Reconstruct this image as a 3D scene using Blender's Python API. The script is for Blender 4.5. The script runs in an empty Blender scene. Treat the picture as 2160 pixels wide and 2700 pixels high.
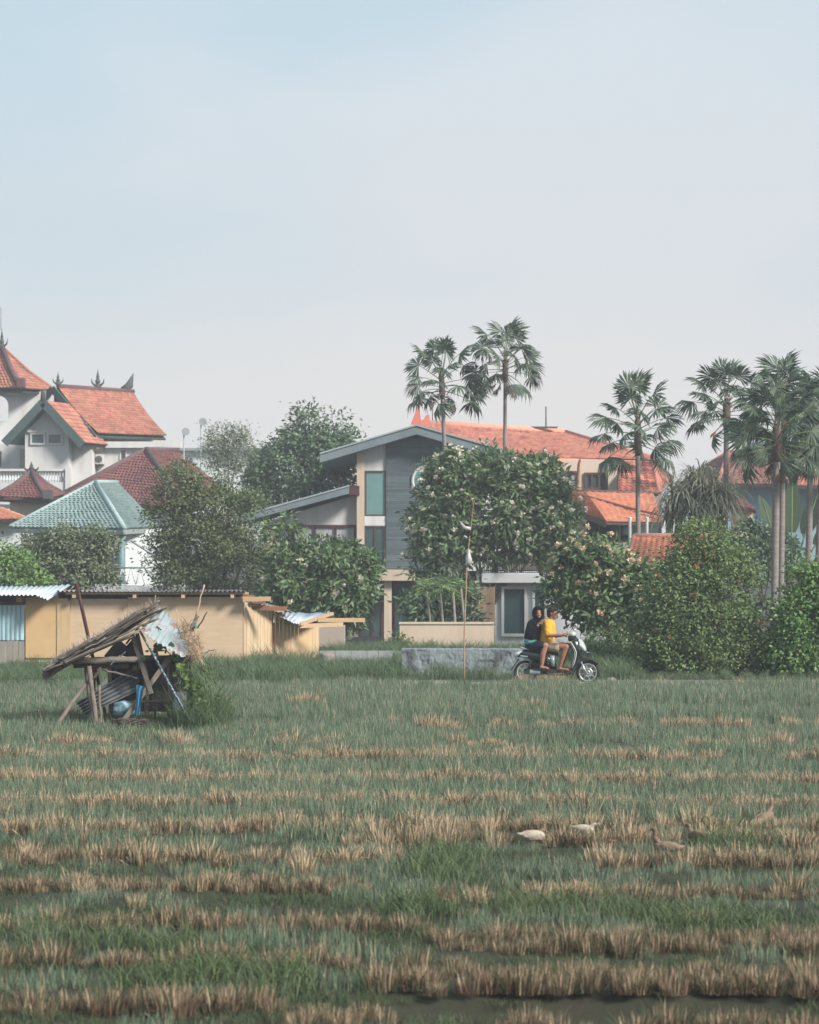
import bpy, bmesh, math, random
import numpy as np
from mathutils import Vector, Matrix, noise
PI = math.pi
sc = bpy.context.scene
C = sc.collection

# ------------------------------------------------------------------ camera
F = 6480.0            # focal length in photo pixels (2160 wide)
CAM_H = 3.0
HZ = 1410.0           # horizon row
cam_d = bpy.data.cameras.new('camera'); cam = bpy.data.objects.new('camera', cam_d); C.objects.link(cam)
cam_d.sensor_fit = 'HORIZONTAL'; cam_d.sensor_width = 36.0; cam_d.lens = 108.0
cam_d.shift_y = (HZ - 1350.0) / 2160.0
cam.location = (0, 0, CAM_H); cam.rotation_euler = (PI / 2, 0, 0)
cam_d.clip_start = 0.1; cam_d.clip_end = 6000
cam_d.dof.use_dof = True; cam_d.dof.focus_distance = 44.0; cam_d.dof.aperture_fstop = 5.0
sc.camera = cam
sc.render.resolution_x = 819; sc.render.resolution_y = 1024

# ------------------------------------------------------------------ sky, sun, exposure
SUN_EL = math.radians(36); SUN_AZ = math.radians(128)      # azimuth from +Y towards +X: behind the camera, to the right
w = bpy.data.worlds.new('World'); sc.world = w; w.use_nodes = True
nt = w.node_tree; nt.nodes.clear()
out = nt.nodes.new('ShaderNodeOutputWorld'); bg = nt.nodes.new('ShaderNodeBackground')
sky = nt.nodes.new('ShaderNodeTexSky'); sky.sky_type = 'NISHITA'; sky.sun_disc = False
sky.sun_elevation = SUN_EL; sky.sun_rotation = SUN_AZ; sky.dust_density = 2.0; sky.air_density = 1.0
sm = nt.nodes.new('ShaderNodeVectorMath'); sm.operation = 'SCALE'; sm.inputs['Scale'].default_value = 0.10
nt.links.new(sky.outputs[0], sm.inputs[0])
geo = nt.nodes.new('ShaderNodeTexCoord'); sep = nt.nodes.new('ShaderNodeSeparateXYZ')
nt.links.new(geo.outputs['Generated'], sep.inputs[0])
ramp = nt.nodes.new('ShaderNodeValToRGB'); nt.links.new(sep.outputs['Z'], ramp.inputs[0])
r = ramp.color_ramp; r.interpolation = 'EASE'
r.elements[0].position = 0.0; r.elements[0].color = (0.77, 0.735, 0.72, 1)
r.elements[1].position = 0.9; r.elements[1].color = (0.40, 0.53, 0.66, 1)
for p, c in ((0.055, (0.735, 0.72, 0.722, 1)), (0.11, (0.655, 0.695, 0.735, 1)), (0.20, (0.625, 0.70, 0.76, 1))):
    e = r.elements.new(p); e.color = c
# thin cloud veil: wide soft streaks that leave bluer gaps
mp = nt.nodes.new('ShaderNodeMapping'); mp.inputs['Scale'].default_value = (3.0, 3.0, 6.0); mp.inputs['Rotation'].default_value = (0.25, 0.30, 0.0); mp.inputs['Location'].default_value = (0.55, 0.2, 0.35)
nt.links.new(geo.outputs['Generated'], mp.inputs[0])
nz = nt.nodes.new('ShaderNodeTexNoise'); nz.inputs['Scale'].default_value = 1.6; nz.inputs["Detail"].default_value = 3; nz.inputs['Roughness'].default_value = 0.5
nt.links.new(mp.outputs[0], nz.inputs[0])
cr = nt.nodes.new('ShaderNodeMapRange'); cr.inputs[1].default_value = 0.36; cr.inputs[2].default_value = 0.66; cr.inputs[3].default_value = 0.0; cr.inputs[4].default_value = 1.0
cr.interpolation_type = 'SMOOTHSTEP'
bank = nt.nodes.new('ShaderNodeMath'); bank.operation = 'MULTIPLY_ADD'; bank.inputs[1].default_value = 0.75; nt.links.new(sep.outputs['X'], bank.inputs[0]); nt.links.new(nz.outputs[0], bank.inputs[2])
nt.links.new(bank.outputs[0], cr.inputs[0])
gap = nt.nodes.new('ShaderNodeMixRGB'); gap.blend_type = 'MIX'
gap.inputs[1].default_value = (0.85, 0.95, 0.985, 1); gap.inputs[2].default_value = (1.05, 1.025, 1.01, 1)
nt.links.new(cr.outputs[0], gap.inputs[0])
mulc = nt.nodes.new('ShaderNodeMixRGB'); mulc.blend_type = 'MULTIPLY'
up = nt.nodes.new('ShaderNodeMapRange'); up.inputs[1].default_value = 0.02; up.inputs[2].default_value = 0.17; nt.links.new(sep.outputs['Z'], up.inputs[0])
nt.links.new(up.outputs[0], mulc.inputs[0]); nt.links.new(ramp.outputs[0], mulc.inputs[1]); nt.links.new(gap.outputs[0], mulc.inputs[2])
mx = nt.nodes.new('ShaderNodeMixRGB'); mx.inputs[0].default_value = 0.93
nt.links.new(sm.outputs[0], mx.inputs[1]); nt.links.new(mulc.outputs[0], mx.inputs[2])
nt.links.new(mx.outputs[0], bg.inputs[0]); bg.inputs[1].default_value = 0.80
nt.links.new(bg.outputs[0], out.inputs[0])

sun_d = bpy.data.lights.new('sun', 'SUN'); sun_d.energy = 4.6; sun_d.angle = math.radians(14); sun_d.color = (1.0, 0.945, 0.87)
sun = bpy.data.objects.new('sun', sun_d); C.objects.link(sun)
sdir = Vector((math.sin(SUN_AZ) * math.cos(SUN_EL), math.cos(SUN_AZ) * math.cos(SUN_EL), math.sin(SUN_EL)))
sun.rotation_euler = (-sdir).to_track_quat('-Z', 'Y').to_euler(); sun.location = sdir * 60
sc.view_settings.view_transform = 'Standard'; sc.view_settings.look = 'None'
sc.view_settings.exposure = 0.45; sc.view_settings.gamma = 1.0; sc.view_settings.use_curve_mapping = False
sc.render.engine = 'CYCLES'
sc.cycles.max_bounces = 4; sc.cycles.diffuse_bounces = 2; sc.cycles.glossy_bounces = 2; sc.cycles.transmission_bounces = 3; sc.cycles.transparent_max_bounces = 6; sc.cycles.volume_bounces = 0
sc.cycles.use_denoising = True

# ------------------------------------------------------------------ helpers
RND = random.Random(7)
def P(px, py, z):
    """point that the photo shows at pixel (px,py), z metres from the camera"""
    return Vector(((px - 1080.0) * z / F, z, CAM_H + (HZ - py) * z / F))
def gz(x, y):
    """ground height"""
    if y < 60: return 0.0
    t = min(1.0, (y - 60) / 12.0); t = t * t * (3 - 2 * t)
    return -1.1 * t
def GP(px, z):
    x = (px - 1080.0) * z / F
    return Vector((x, z, gz(x, z)))

ORG = {}
def _mat_list(me, m):
    if isinstance(m, (list, tuple)):
        for k in m: me.materials.append(k)
    elif m: me.materials.append(m)
class MB:
    """collects faces, then links them as ONE mesh object"""
    def __init__(s): s.v = []; s.f = []; s.mi = []; s.sm = []; s.m = 0; s.smooth = False
    def add(s, vs, fs):
        b = len(s.v); s.v.extend([tuple(q) for q in vs])
        for f in fs:
            s.f.append(tuple(b + i for i in f)); s.mi.append(s.m); s.sm.append(s.smooth)
        return s
    def box(s, c, size, R=None):
        hx, hy, hz = size[0] / 2, size[1] / 2, size[2] / 2
        vs = [Vector((x, y, z)) for z in (-hz, hz) for y in (-hy, hy) for x in (-hx, hx)]
        if R is not None: vs = [R @ q for q in vs]
        c = Vector(c)
        return s.add([c + q for q in vs], [(0, 2, 3, 1), (4, 5, 7, 6), (0, 1, 5, 4), (2, 6, 7, 3), (0, 4, 6, 2), (1, 3, 7, 5)])
    def bar(s, p0, p1, wd, hg, up=(0, 0, 1)):
        p0, p1 = Vector(p0), Vector(p1); d = p1 - p0; L = d.length; d.normalize()
        u = Vector(up); sx = d.cross(u)
        if sx.length < 1e-4: sx = d.cross(Vector((0, 1, 0)))
        sx.normalize(); u = sx.cross(d)
        R = Matrix((d, -sx, u)).transposed()
        return s.box((p0 + p1) / 2, (L, wd, hg), R)
    def tube(s, pts, rad, n=8, cap=True):
        pts = [Vector(p) for p in pts]
        if not hasattr(rad, '__len__'): rad = [rad] * len(pts)
        vs = []; fs = []; prev = None
        for i, p in enumerate(pts):
            d = (pts[min(i + 1, len(pts) - 1)] - pts[max(i - 1, 0)]).normalized()
            if prev is None:
                a = d.cross(Vector((0, 0, 1)))
                if a.length < 0.05: a = d.cross(Vector((0, 1, 0)))
            else: a = prev - d * prev.dot(d)
            a.normalize(); b = d.cross(a); prev = a
            for k in range(n):
                t = 2 * PI * k / n
                vs.append(p + (a * math.cos(t) + b * math.sin(t)) * rad[i])
        for i in range(len(pts) - 1):
            for k in range(n):
                k2 = (k + 1) % n
                fs.append((i * n + k, i * n + k2, (i + 1) * n + k2, (i + 1) * n + k))
        if cap: fs.append(tuple(range(n - 1, -1, -1))); fs.append(tuple((len(pts) - 1) * n + k for k in range(n)))
        o = s.smooth; s.smooth = True; s.add(vs, fs); s.smooth = o
        return s
    def prism(s, poly, d):
        """poly: list of points of one face; d: extrusion vector"""
        poly = [Vector(p) for p in poly]; d = Vector(d); n = len(poly)
        fs = [tuple(range(n)), tuple(range(2 * n - 1, n - 1, -1))]
        for k in range(n): fs.append((k, n + k, n + (k + 1) % n, (k + 1) % n))
        return s.add(poly + [p + d for p in poly], fs)
    def loft(s, rings, cap=True):
        n = len(rings[0]); vs = [p for r_ in rings for p in r_]; fs = []
        for i in range(len(rings) - 1):
            for k in range(n):
                k2 = (k + 1) % n
                fs.append((i * n + k, i * n + k2, (i + 1) * n + k2, (i + 1) * n + k))
        if cap: fs.append(tuple(range(n - 1, -1, -1))); fs.append(tuple((len(rings) - 1) * n + k for k in range(n)))
        return s.add(vs, fs)
    def lathe(s, c, prof, n=16, axis='z'):
        rings = []
        for r_, h in prof:
            ring = []
            for k in range(n):
                t = 2 * PI * k / n; a, b = r_ * math.cos(t), r_ * math.sin(t)
                ring.append(Vector(c) + (Vector((a, b, h)) if axis == 'z' else Vector((a, h, b))))
            rings.append(ring)
        return s.loft(rings)
    def quad(s, a, b, c, d): return s.add([a, b, c, d], [(0, 1, 2, 3)])
    def pwall(s, x0, y0, x1, y1, z, th):
        """box whose front face covers photo pixels x0..x1, y0..y1 at distance z; th metres deep"""
        a = P(x0, y1, z); b = P(x1, y0, z)
        return s.box(((a.x + b.x) / 2, z + th / 2, (a.z + b.z) / 2), (b.x - a.x, th, b.z - a.z))
    def build(s, name, m=None, parent=None, origin=None, bevel=0, fix=True):
        me = bpy.data.meshes.new(name)
        if parent is not None: org = ORG[parent.name]
        elif origin is not None: org = Vector(origin)
        else:
            a = np.array(s.v); org = Vector(((a[:, 0].min() + a[:, 0].max()) / 2, (a[:, 1].min() + a[:, 1].max()) / 2, a[:, 2].min()))
        me.from_pydata([(q[0] - org.x, q[1] - org.y, q[2] - org.z) for q in s.v], [], s.f)
        _mat_list(me, m)
        me.polygons.foreach_set('material_index', s.mi); me.polygons.foreach_set('use_smooth', s.sm)
        if fix:
            bm = bmesh.new(); bm.from_mesh(me); bmesh.ops.recalc_face_normals(bm, faces=bm.faces); bm.to_mesh(me); bm.free()
        me.update()
        o = bpy.data.objects.new(name, me); C.objects.link(o)
        if parent is not None: o.parent = parent
        else: o.location = org
        ORG[o.name] = org
        if bevel:
            b = o.modifiers.new('bevel', 'BEVEL'); b.width = bevel; b.segments = 2; b.limit_method = 'ANGLE'; b.angle_limit = math.radians(40)
        return o
def np_mesh(name, V, Q, m, parent=None, origin=(0, 0, 0), smooth=False):
    """many quads at once: V (n,3) float, Q (k,4) or (k,3) int"""
    org = ORG[parent.name] if parent is not None else Vector(origin)
    me = bpy.data.meshes.new(name); V = np.asarray(V, dtype=np.float32) - np.array(org, dtype=np.float32)
    k = Q.shape[1]
    me.vertices.add(len(V)); me.vertices.foreach_set('co', V.ravel())
    me.loops.add(Q.size); me.loops.foreach_set('vertex_index', Q.astype(np.int32).ravel())
    me.polygons.add(len(Q)); me.polygons.foreach_set('loop_start', np.arange(0, Q.size, k, dtype=np.int32))
    if smooth: me.polygons.foreach_set('use_smooth', np.ones(len(Q), dtype=bool))
    me.update(calc_edges=True); _mat_list(me, m)
    o = bpy.data.objects.new(name, me); C.objects.link(o)
    if parent is not None: o.parent = parent
    else: o.location = org
    ORG[o.name] = org
    return o
def tag(o, label=None, cat=None, group=None, kind=None):
    if label: o['label'] = label
    if cat: o['category'] = cat
    if group: o['group'] = group
    if kind: o['kind'] = kind
    return o
def thing(name, loc, label, cat, group=None):
    o = bpy.data.objects.new(name, None); C.objects.link(o); o.location = loc; o.empty_display_size = 0.2
    ORG[o.name] = Vector(loc)
    return tag(o, label, cat, group)
def struct(o): o['kind'] = 'structure'; return o
def stuff(o): o['kind'] = 'stuff'; return o
def linked(name, me, parent, loc, rot=(0, 0, 0), scale=(1, 1, 1)):
    """a part that shares mesh data; loc is world"""
    o = bpy.data.objects.new(name, me); C.objects.link(o); o.parent = parent
    o.location = Vector(loc) - ORG[parent.name]; o.rotation_euler = rot; o.scale = scale
    ORG[o.name] = Vector(loc)
    return o
def remesh_smooth(o, voxel, it=6, fac=0.5):
    r_ = o.modifiers.new('remesh', 'REMESH'); r_.mode = 'VOXEL'; r_.voxel_size = voxel; r_.use_smooth_shade = True
    s_ = o.modifiers.new('smooth', 'SMOOTH'); s_.iterations = it; s_.factor = fac
    return o

# ------------------------------------------------------------------ materials
MATS = {}
def mat(name, col, rough=0.8, col2=None, scale=6.0, detail=5.0, lo=0.35, hi=0.65, stretch=(1, 1, 1), bump=0.0, bscale=None, metal=0.0,
        island=0.0, trans=0.0, spec=0.3, spots=None, sscale=3.0, sthr=0.6, coat=0.0, inst=0.0):
    m = bpy.data.materials.new(name); m.use_nodes = True; MATS[name] = m
    N = m.node_tree.nodes; L = m.node_tree.links
    b = N['Principled BSDF']; b.inputs['Roughness'].default_value = rough; b.inputs['Metallic'].default_value = metal
    b.inputs['Specular IOR Level'].default_value = spec
    if coat: b.inputs['Coat Weight'].default_value = coat; b.inputs['Coat Roughness'].default_value = 0.08
    col = tuple(col) + (1,)
    tc = N.new('ShaderNodeTexCoord'); mp_ = N.new('ShaderNodeMapping'); mp_.inputs['Scale'].default_value = stretch
    L.new(tc.outputs['Object'], mp_.inputs[0])
    last = None
    if col2 is not None:
        n_ = N.new('ShaderNodeTexNoise'); n_.inputs['Scale'].default_value = scale; n_.inputs['Detail'].default_value = detail; n_.inputs['Roughness'].default_value = 0.6
        L.new(mp_.outputs[0], n_.inputs[0])
        mr = N.new('ShaderNodeMapRange'); mr.inputs[1].default_value = lo; mr.inputs[2].default_value = hi; L.new(n_.outputs[0], mr.inputs[0])
        mx_ = N.new('ShaderNodeMixRGB'); mx_.inputs[1].default_value = col; mx_.inputs[2].default_value = tuple(col2) + (1,)
        L.new(mr.outputs[0], mx_.inputs[0]); last = mx_.outputs[0]
    if spots is not None:
        n2 = N.new('ShaderNodeTexNoise'); n2.inputs['Scale'].default_value = sscale; n2.inputs['Detail'].default_value = 6
        L.new(mp_.outputs[0], n2.inputs[0])
        m2 = N.new('ShaderNodeMapRange'); m2.inputs[1].default_value = sthr; m2.inputs[2].default_value = sthr + 0.08; L.new(n2.outputs[0], m2.inputs[0])
        x2 = N.new('ShaderNodeMixRGB'); x2.inputs[1].default_value = col; x2.inputs[2].default_value = tuple(spots) + (1,)
        if last: L.new(last, x2.inputs[1])
        L.new(m2.outputs[0], x2.inputs[0]); last = x2.outputs[0]
    if island or inst:
        hs = N.new('ShaderNodeHueSaturation'); 
        if island:
            g = N.new('ShaderNodeNewGeometry'); src = g.outputs['Random Per Island']; amt = island
        else:
            g = N.new('ShaderNodeObjectInfo'); src = g.outputs['Random']; amt = inst
        mv = N.new('ShaderNodeMapRange'); mv.inputs[3].default_value = 1 - amt; mv.inputs[4].default_value = 1 + amt; L.new(src, mv.inputs[0])
        L.new(mv.outputs[0], hs.inputs['Value'])
        mh = N.new('ShaderNodeMath'); mh.operation = 'MULTIPLY'; mh.inputs[1].default_value = 7.31; L.new(src, mh.inputs[0])
        fr = N.new('ShaderNodeMath'); fr.operation = 'FRACT'; L.new(mh.outputs[0], fr.inputs[0])
        mm = N.new('ShaderNodeMapRange'); mm.inputs[3].default_value = 0.5 - 0.035 * min(1, amt * 3); mm.inputs[4].default_value = 0.5 + 0.02 * min(1, amt * 3); L.new(fr.outputs[0], mm.inputs[0])
        L.new(mm.outputs[0], hs.inputs['Hue'])
        if last: L.new(last, hs.inputs['Color'])
        else: hs.inputs['Color'].default_value = col
        last = hs.outputs[0]
    if last: L.new(last, b.inputs['Base Color'])
    else: b.inputs['Base Color'].default_value = col
    if bump:
        n3 = N.new('ShaderNodeTexNoise'); n3.inputs['Scale'].default_value = bscale or scale * 3; n3.inputs['Detail'].default_value = 6
        L.new(mp_.outputs[0], n3.inputs[0])
        bp = N.new('ShaderNodeBump'); bp.inputs['Strength'].default_value = bump; bp.inputs['Distance'].default_value = 0.02
        L.new(n3.outputs[0], bp.inputs['Height']); L.new(bp.outputs[0], b.inputs['Normal'])
    if trans:
        tr = N.new('ShaderNodeBsdfTranslucent'); ms = N.new('ShaderNodeMixShader'); ms.inputs[0].default_value = trans
        if last: L.new(last, tr.inputs[0])
        else: tr.inputs[0].default_value = col
        L.new(b.outputs[0], ms.inputs[1]); L.new(tr.outputs[0], ms.inputs[2]); L.new(ms.outputs[0], N['Material Output'].inputs[0])
    return m
# ------------------------------------------------------------------ ground, road, ditch
M_soil = mat('soil', (0.036, 0.032, 0.022), 0.95, (0.030, 0.036, 0.020), scale=1.3, bump=0.6, bscale=9)
M_mud = mat('mud_water', (0.010, 0.009, 0.007), 0.55, (0.024, 0.021, 0.015), scale=7, spec=0.0, bump=0.15, bscale=14)
M_asph = mat('asphalt', (0.13, 0.125, 0.115), 0.9, (0.19, 0.18, 0.16), scale=3, bump=0.4, bscale=60)
M_kerb = mat('kerb_concrete', (0.50, 0.48, 0.44), 0.9, (0.34, 0.33, 0.29), scale=4, bump=0.3, bscale=30)
DITCH = (15.05, 15.95)
def ditch_depth(x, y):
    if not (13.8 < y < 17 and -1.2 < x < 3.2): return 0.0
    wob = 0.10 * noise.noise(Vector((x * 1.3, 3.1, 0)))
    a = max(0.0, 1 - abs((y - 15.5 + wob) / 0.62) ** 3)
    b = min(1.0, max(0.0, (x + 0.35) / 0.4)) * min(1.0, max(0.0, (2.75 - x) / 0.5))
    return 0.30 * a * b
def axis(fine0, fine1, step, far):
    a = list(np.arange(fine0, fine1 + 1e-6, step)); k = step; l = [fine0]; h = [fine1]
    while h[-1] < far: k *= 1.5; h.append(h[-1] + k)
    k = step
    while l[-1] > -far: k *= 1.5; l.append(l[-1] - k)
    return sorted(l[1:]) + a + h[1:]
xs = axis(-9, 9, 0.22, 1200); ys = axis(13, 54, 0.22, 1200)
V = []; 
for y in ys:
    for x in xs:
        h = gz(x, y)
        if 12 < y < 54 and abs(x) < 10:
            h += 0.05 * noise.noise(Vector((x * 0.9, y * 0.9, 0))) - ditch_depth(x, y)
            if y > 48.2: h -= 0.02
        V.append((x, y, h))
nx = len(xs); ix = np.arange(len(ys) * nx).reshape(len(ys), nx)
Q = np.stack([ix[:-1, :-1], ix[:-1, 1:], ix[1:, 1:], ix[1:, :-1]], -1).reshape(-1, 4)
struct(np_mesh('ground', np.array(V), Q, M_soil, smooth=True))
b = MB(); b.box((1.2, 15.5, -0.20), (3.6, 1.3, 0.02)); M_mud.node_tree.nodes['Principled BSDF'].inputs['IOR'].default_value = 1.0; struct(b.build('ditch_water', M_mud))
b = MB(); b.box((0, 49.75, -0.035), (120, 1.75, 0.09)); struct(b.build('road', M_asph))
# kerb: short uneven concrete pieces along the field side of the road
kerb = MB(); x = -13.0; rk = random.Random(3)
kr = bpy.data.objects.new('kerb', None); C.objects.link(kr); kr.location = (0, 48.83, 0); kr['kind'] = 'structure'; ORG['kerb'] = Vector((0, 48.83, 0))
while x < 13:
    L = rk.uniform(0.75, 1.0)
    kb = MB(); kb.box((x + L / 2, 48.83 + rk.uniform(-.015, .015), 0.0 + rk.uniform(-.012, .008)), (L - 0.03, 0.14, 0.13), Matrix.Rotation(rk.uniform(-.01, .01), 3, 'Y'))
    kb.build('kerb_stone', M_kerb, kr, bevel=0.012); x += L

# ------------------------------------------------------------------ grass and stubble (source patches live in collections that are not in the scene)
M_g1 = mat('grass_grey_green', (0.125, 0.158, 0.098), 0.75, (0.155, 0.18, 0.118), scale=1.2, island=0.38, trans=0.28, spec=0.25)
M_g0 = mat('grass_pale', (0.150, 0.222, 0.145), 0.8, (0.180, 0.240, 0.165), scale=.6, island=0.3, trans=0.28, spec=0.2)
M_g2 = mat('grass_lush', (0.088, 0.142, 0.058), 0.65, (0.118, 0.172, 0.076), scale=1.5, island=0.35, trans=0.3, spec=0.3)
M_straw = mat('straw', (0.56, 0.445, 0.29), 0.8, (0.43, 0.325, 0.205), scale=3, island=0.38, trans=0.2, spec=0.2)
M_straw_d = mat('straw_old', (0.20, 0.135, 0.08), 0.85, (0.30, 0.215, 0.13), scale=4, island=0.4, trans=0.1, spec=0.2)
M_strawp = mat('straw_pale', (0.60, 0.48, 0.33), 0.8, (0.50, 0.385, 0.24), scale=3, island=0.3, trans=0.2, spec=0.2)

def blades(rg, n, half, h0, h1, wd, lean, curve, radial=False, zmin=0.0):
    """n grass blades as quad + tri-like quad (tip doubled); returns V,Q"""
    if radial:
        a = rg.uniform(0, 2 * PI, n); rr = half * np.sqrt(rg.uniform(0, 1, n)); bx = rr * np.cos(a); by = rr * np.sin(a)
        da = a + rg.normal(0, 0.5, n); le = lean * (0.3 + rr / half)
    else:
        bx = rg.uniform(-half, half, n); by = rg.uniform(-half, half, n); da = rg.uniform(0, 2 * PI, n); le = np.abs(rg.normal(0, lean, n))
    h = rg.uniform(h0, h1, n); fa = rg.uniform(0, PI, n)
    wx = np.cos(fa) * wd * rg.uniform(.6, 1.2, n) / 2; wy = np.sin(fa) * wd * rg.uniform(.6, 1.2, n) / 2
    dx = np.cos(da); dy = np.sin(da)
    mx_ = bx + dx * h * le * 0.5; my = by + dy * h * le * 0.5; mz = h * 0.55
    ex = bx + dx * h * (le + curve); ey = by + dy * h * (le + curve); ez = h * (1 - 0.35 * np.minimum(1, le + curve) ** 2)
    V = np.stack([np.stack([bx - wx, by - wy, np.full(n, zmin)], -1), np.stack([bx + wx, by + wy, np.full(n, zmin)], -1),
                  np.stack([mx_ + wx * .9, my + wy * .9, mz], -1), np.stack([mx_ - wx * .9, my - wy * .9, mz], -1),
                  np.stack([ex + wx * .25, ey + wy * .25, ez], -1), np.stack([ex - wx * .25, ey - wy * .25, ez], -1)], 1).reshape(-1, 3)
    i = np.arange(n)[:, None] * 6
    Q = np.concatenate([i + np.array([[0, 1, 2, 3]]), i + np.array([[3, 2, 4, 5]])], 0)
    return V, Q
def src_obj(col, name, layers):
    """object with several (V,Q,material) layers, linked only into a source collection"""
    Vs = []; Qs = []; mi = []; off = 0
    for k, (V_, Q_, m_) in enumerate(layers):
        Vs.append(V_); Qs.append(Q_ + off); off += len(V_); mi += [k] * len(Q_)
    V_ = np.concatenate(Vs).astype(np.float32); Q_ = np.concatenate(Qs).astype(np.int32)
    me = bpy.data.meshes.new(name); me.vertices.add(len(V_)); me.vertices.foreach_set('co', V_.ravel())
    me.loops.add(Q_.size); me.loops.foreach_set('vertex_index', Q_.ravel()); me.polygons.add(len(Q_))
    me.polygons.foreach_set('loop_start', np.arange(0, Q_.size, 4, dtype=np.int32)); me.polygons.foreach_set('material_index', np.array(mi, dtype=np.int32))
    me.update(calc_edges=True)
    for l in layers: me.materials.append(l[2])
    o = bpy.data.objects.new(name, me); col.objects.link(o)
    return o
rg = np.random.default_rng(11)
col_g = bpy.data.collections.new('grass_sources'); col_s = bpy.data.collections.new('stubble_sources'); col_w = bpy.data.collections.new('weed_sources')
NG = 10
M_gd = mat('grass_low', (0.058, 0.098, 0.042), 0.7, (0.080, 0.122, 0.055), scale=1.5, island=0.35, trans=0.3, spec=0.25)
M_g1n = mat('grass_low_grey', (0.080, 0.105, 0.062), 0.75, (0.10, 0.125, 0.078), scale=1.2, island=0.38, trans=0.28, spec=0.2)
for k in range(4):      # 0-3 tall thin field grass
    l = [blades(rg, 150, 0.27, .11, .24, .008, .16, .10) + (M_g0,), blades(rg, 16, 0.27, .10, .25, .006, .15, .05) + (M_strawp,), blades(rg, 40, 0.27, .10, .22, .008, .2, .1) + (M_g1,), blades(rg, 15, 0.27, .07, .18, .008, .3, .2) + (M_g2,)]
    src_obj(col_g, 'a%02d' % k, l)
for k in range(3):      # 4-6 low grass between rows, foreground shade put into its darker greens
    l = [blades(rg, 190, 0.27, .04, .12, .0065, .35, .35) + (M_gd,), blades(rg, 100, 0.27, .05, .13, .006, .3, .2) + (M_g1n,), blades(rg, 18, 0.27, .03, .09, .006, .7, .4) + (M_straw_d,)]
    src_obj(col_g, 'b%02d' % k, l)
for k in range(3):      # 7-9 lush tufts
    l = [blades(rg, 150, 0.24, .09, .25, .008, .3, .35) + (M_g2,), blades(rg, 50, 0.25, .08, .2, .008, .3, .2) + (M_g1,)]
    src_obj(col_g, 'c%02d' % k, l)
M_strawn = mat('straw_near_shade', (0.30, 0.232, 0.152), 0.85, (0.195, 0.145, 0.092), scale=3, island=0.42, trans=0.15, spec=0.15)  # near copies of straw and grass, darkened to carry the foreground shade
M_straw_dn = mat('straw_old_near_shade', (0.115, 0.078, 0.048), 0.9, (0.18, 0.125, 0.08), scale=4, island=0.45, trans=0.1, spec=0.15)
M_gn = mat('grass_near_shade', (0.062, 0.092, 0.045), 0.7, (0.085, 0.115, 0.058), scale=1.2, island=0.4, trans=0.28, spec=0.25)
STUB = []
NS = 8
for k in range(NS):        # finer near clumps, with the foreground shade in their colours
    n = 105 + 12 * (k % 4)
    if k % 4 == 3: n = 60
    l = [blades(rg, n, 0.095, .07, .165, .0048, .15, .03, True) + (M_strawn,), blades(rg, n // 2 + (50 if k % 4 == 3 else 14), 0.105, .04, .14, .006, .3, .1, True) + (M_straw_dn,),
         blades(rg, n // 5, 0.085, .10, .175, .0055, .12, .02, True) + (M_strawp,), blades(rg, 22 + 16 * (k % 3), 0.11, .08, .20, .0065, .25, .2, True) + (M_gn,), blades(rg, 9, 0.13, .04, .10, .006, 1.2, .5, True) + (M_strawn,)]
    STUB.append(src_obj(col_s, 'n%02d' % k, l))
for k in range(NS):
    n = 60 + 8 * (k % 4)
    if k % 4 == 3: n = 34
    l = [blades(rg, n, 0.085, .09, .185, .0075, .16, .03, True) + (M_straw,), blades(rg, n // 2 + (40 if k % 4 == 3 else 0), 0.095, .05, .17, .008, .3, .08, True) + (M_straw_d,),
         blades(rg, n // 3, 0.075, .12, .20, .007, .18, .02, True) + (M_strawp,), blades(rg, 14 + 14 * (k % 3), 0.10, .10, .23, .008, .25, .2, True) + (M_g1,), blades(rg, 7, 0.12, .05, .12, .007, 1.1, .5, True) + (M_strawp,)]
    src_obj(col_s, 's%02d' % k, l)
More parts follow.
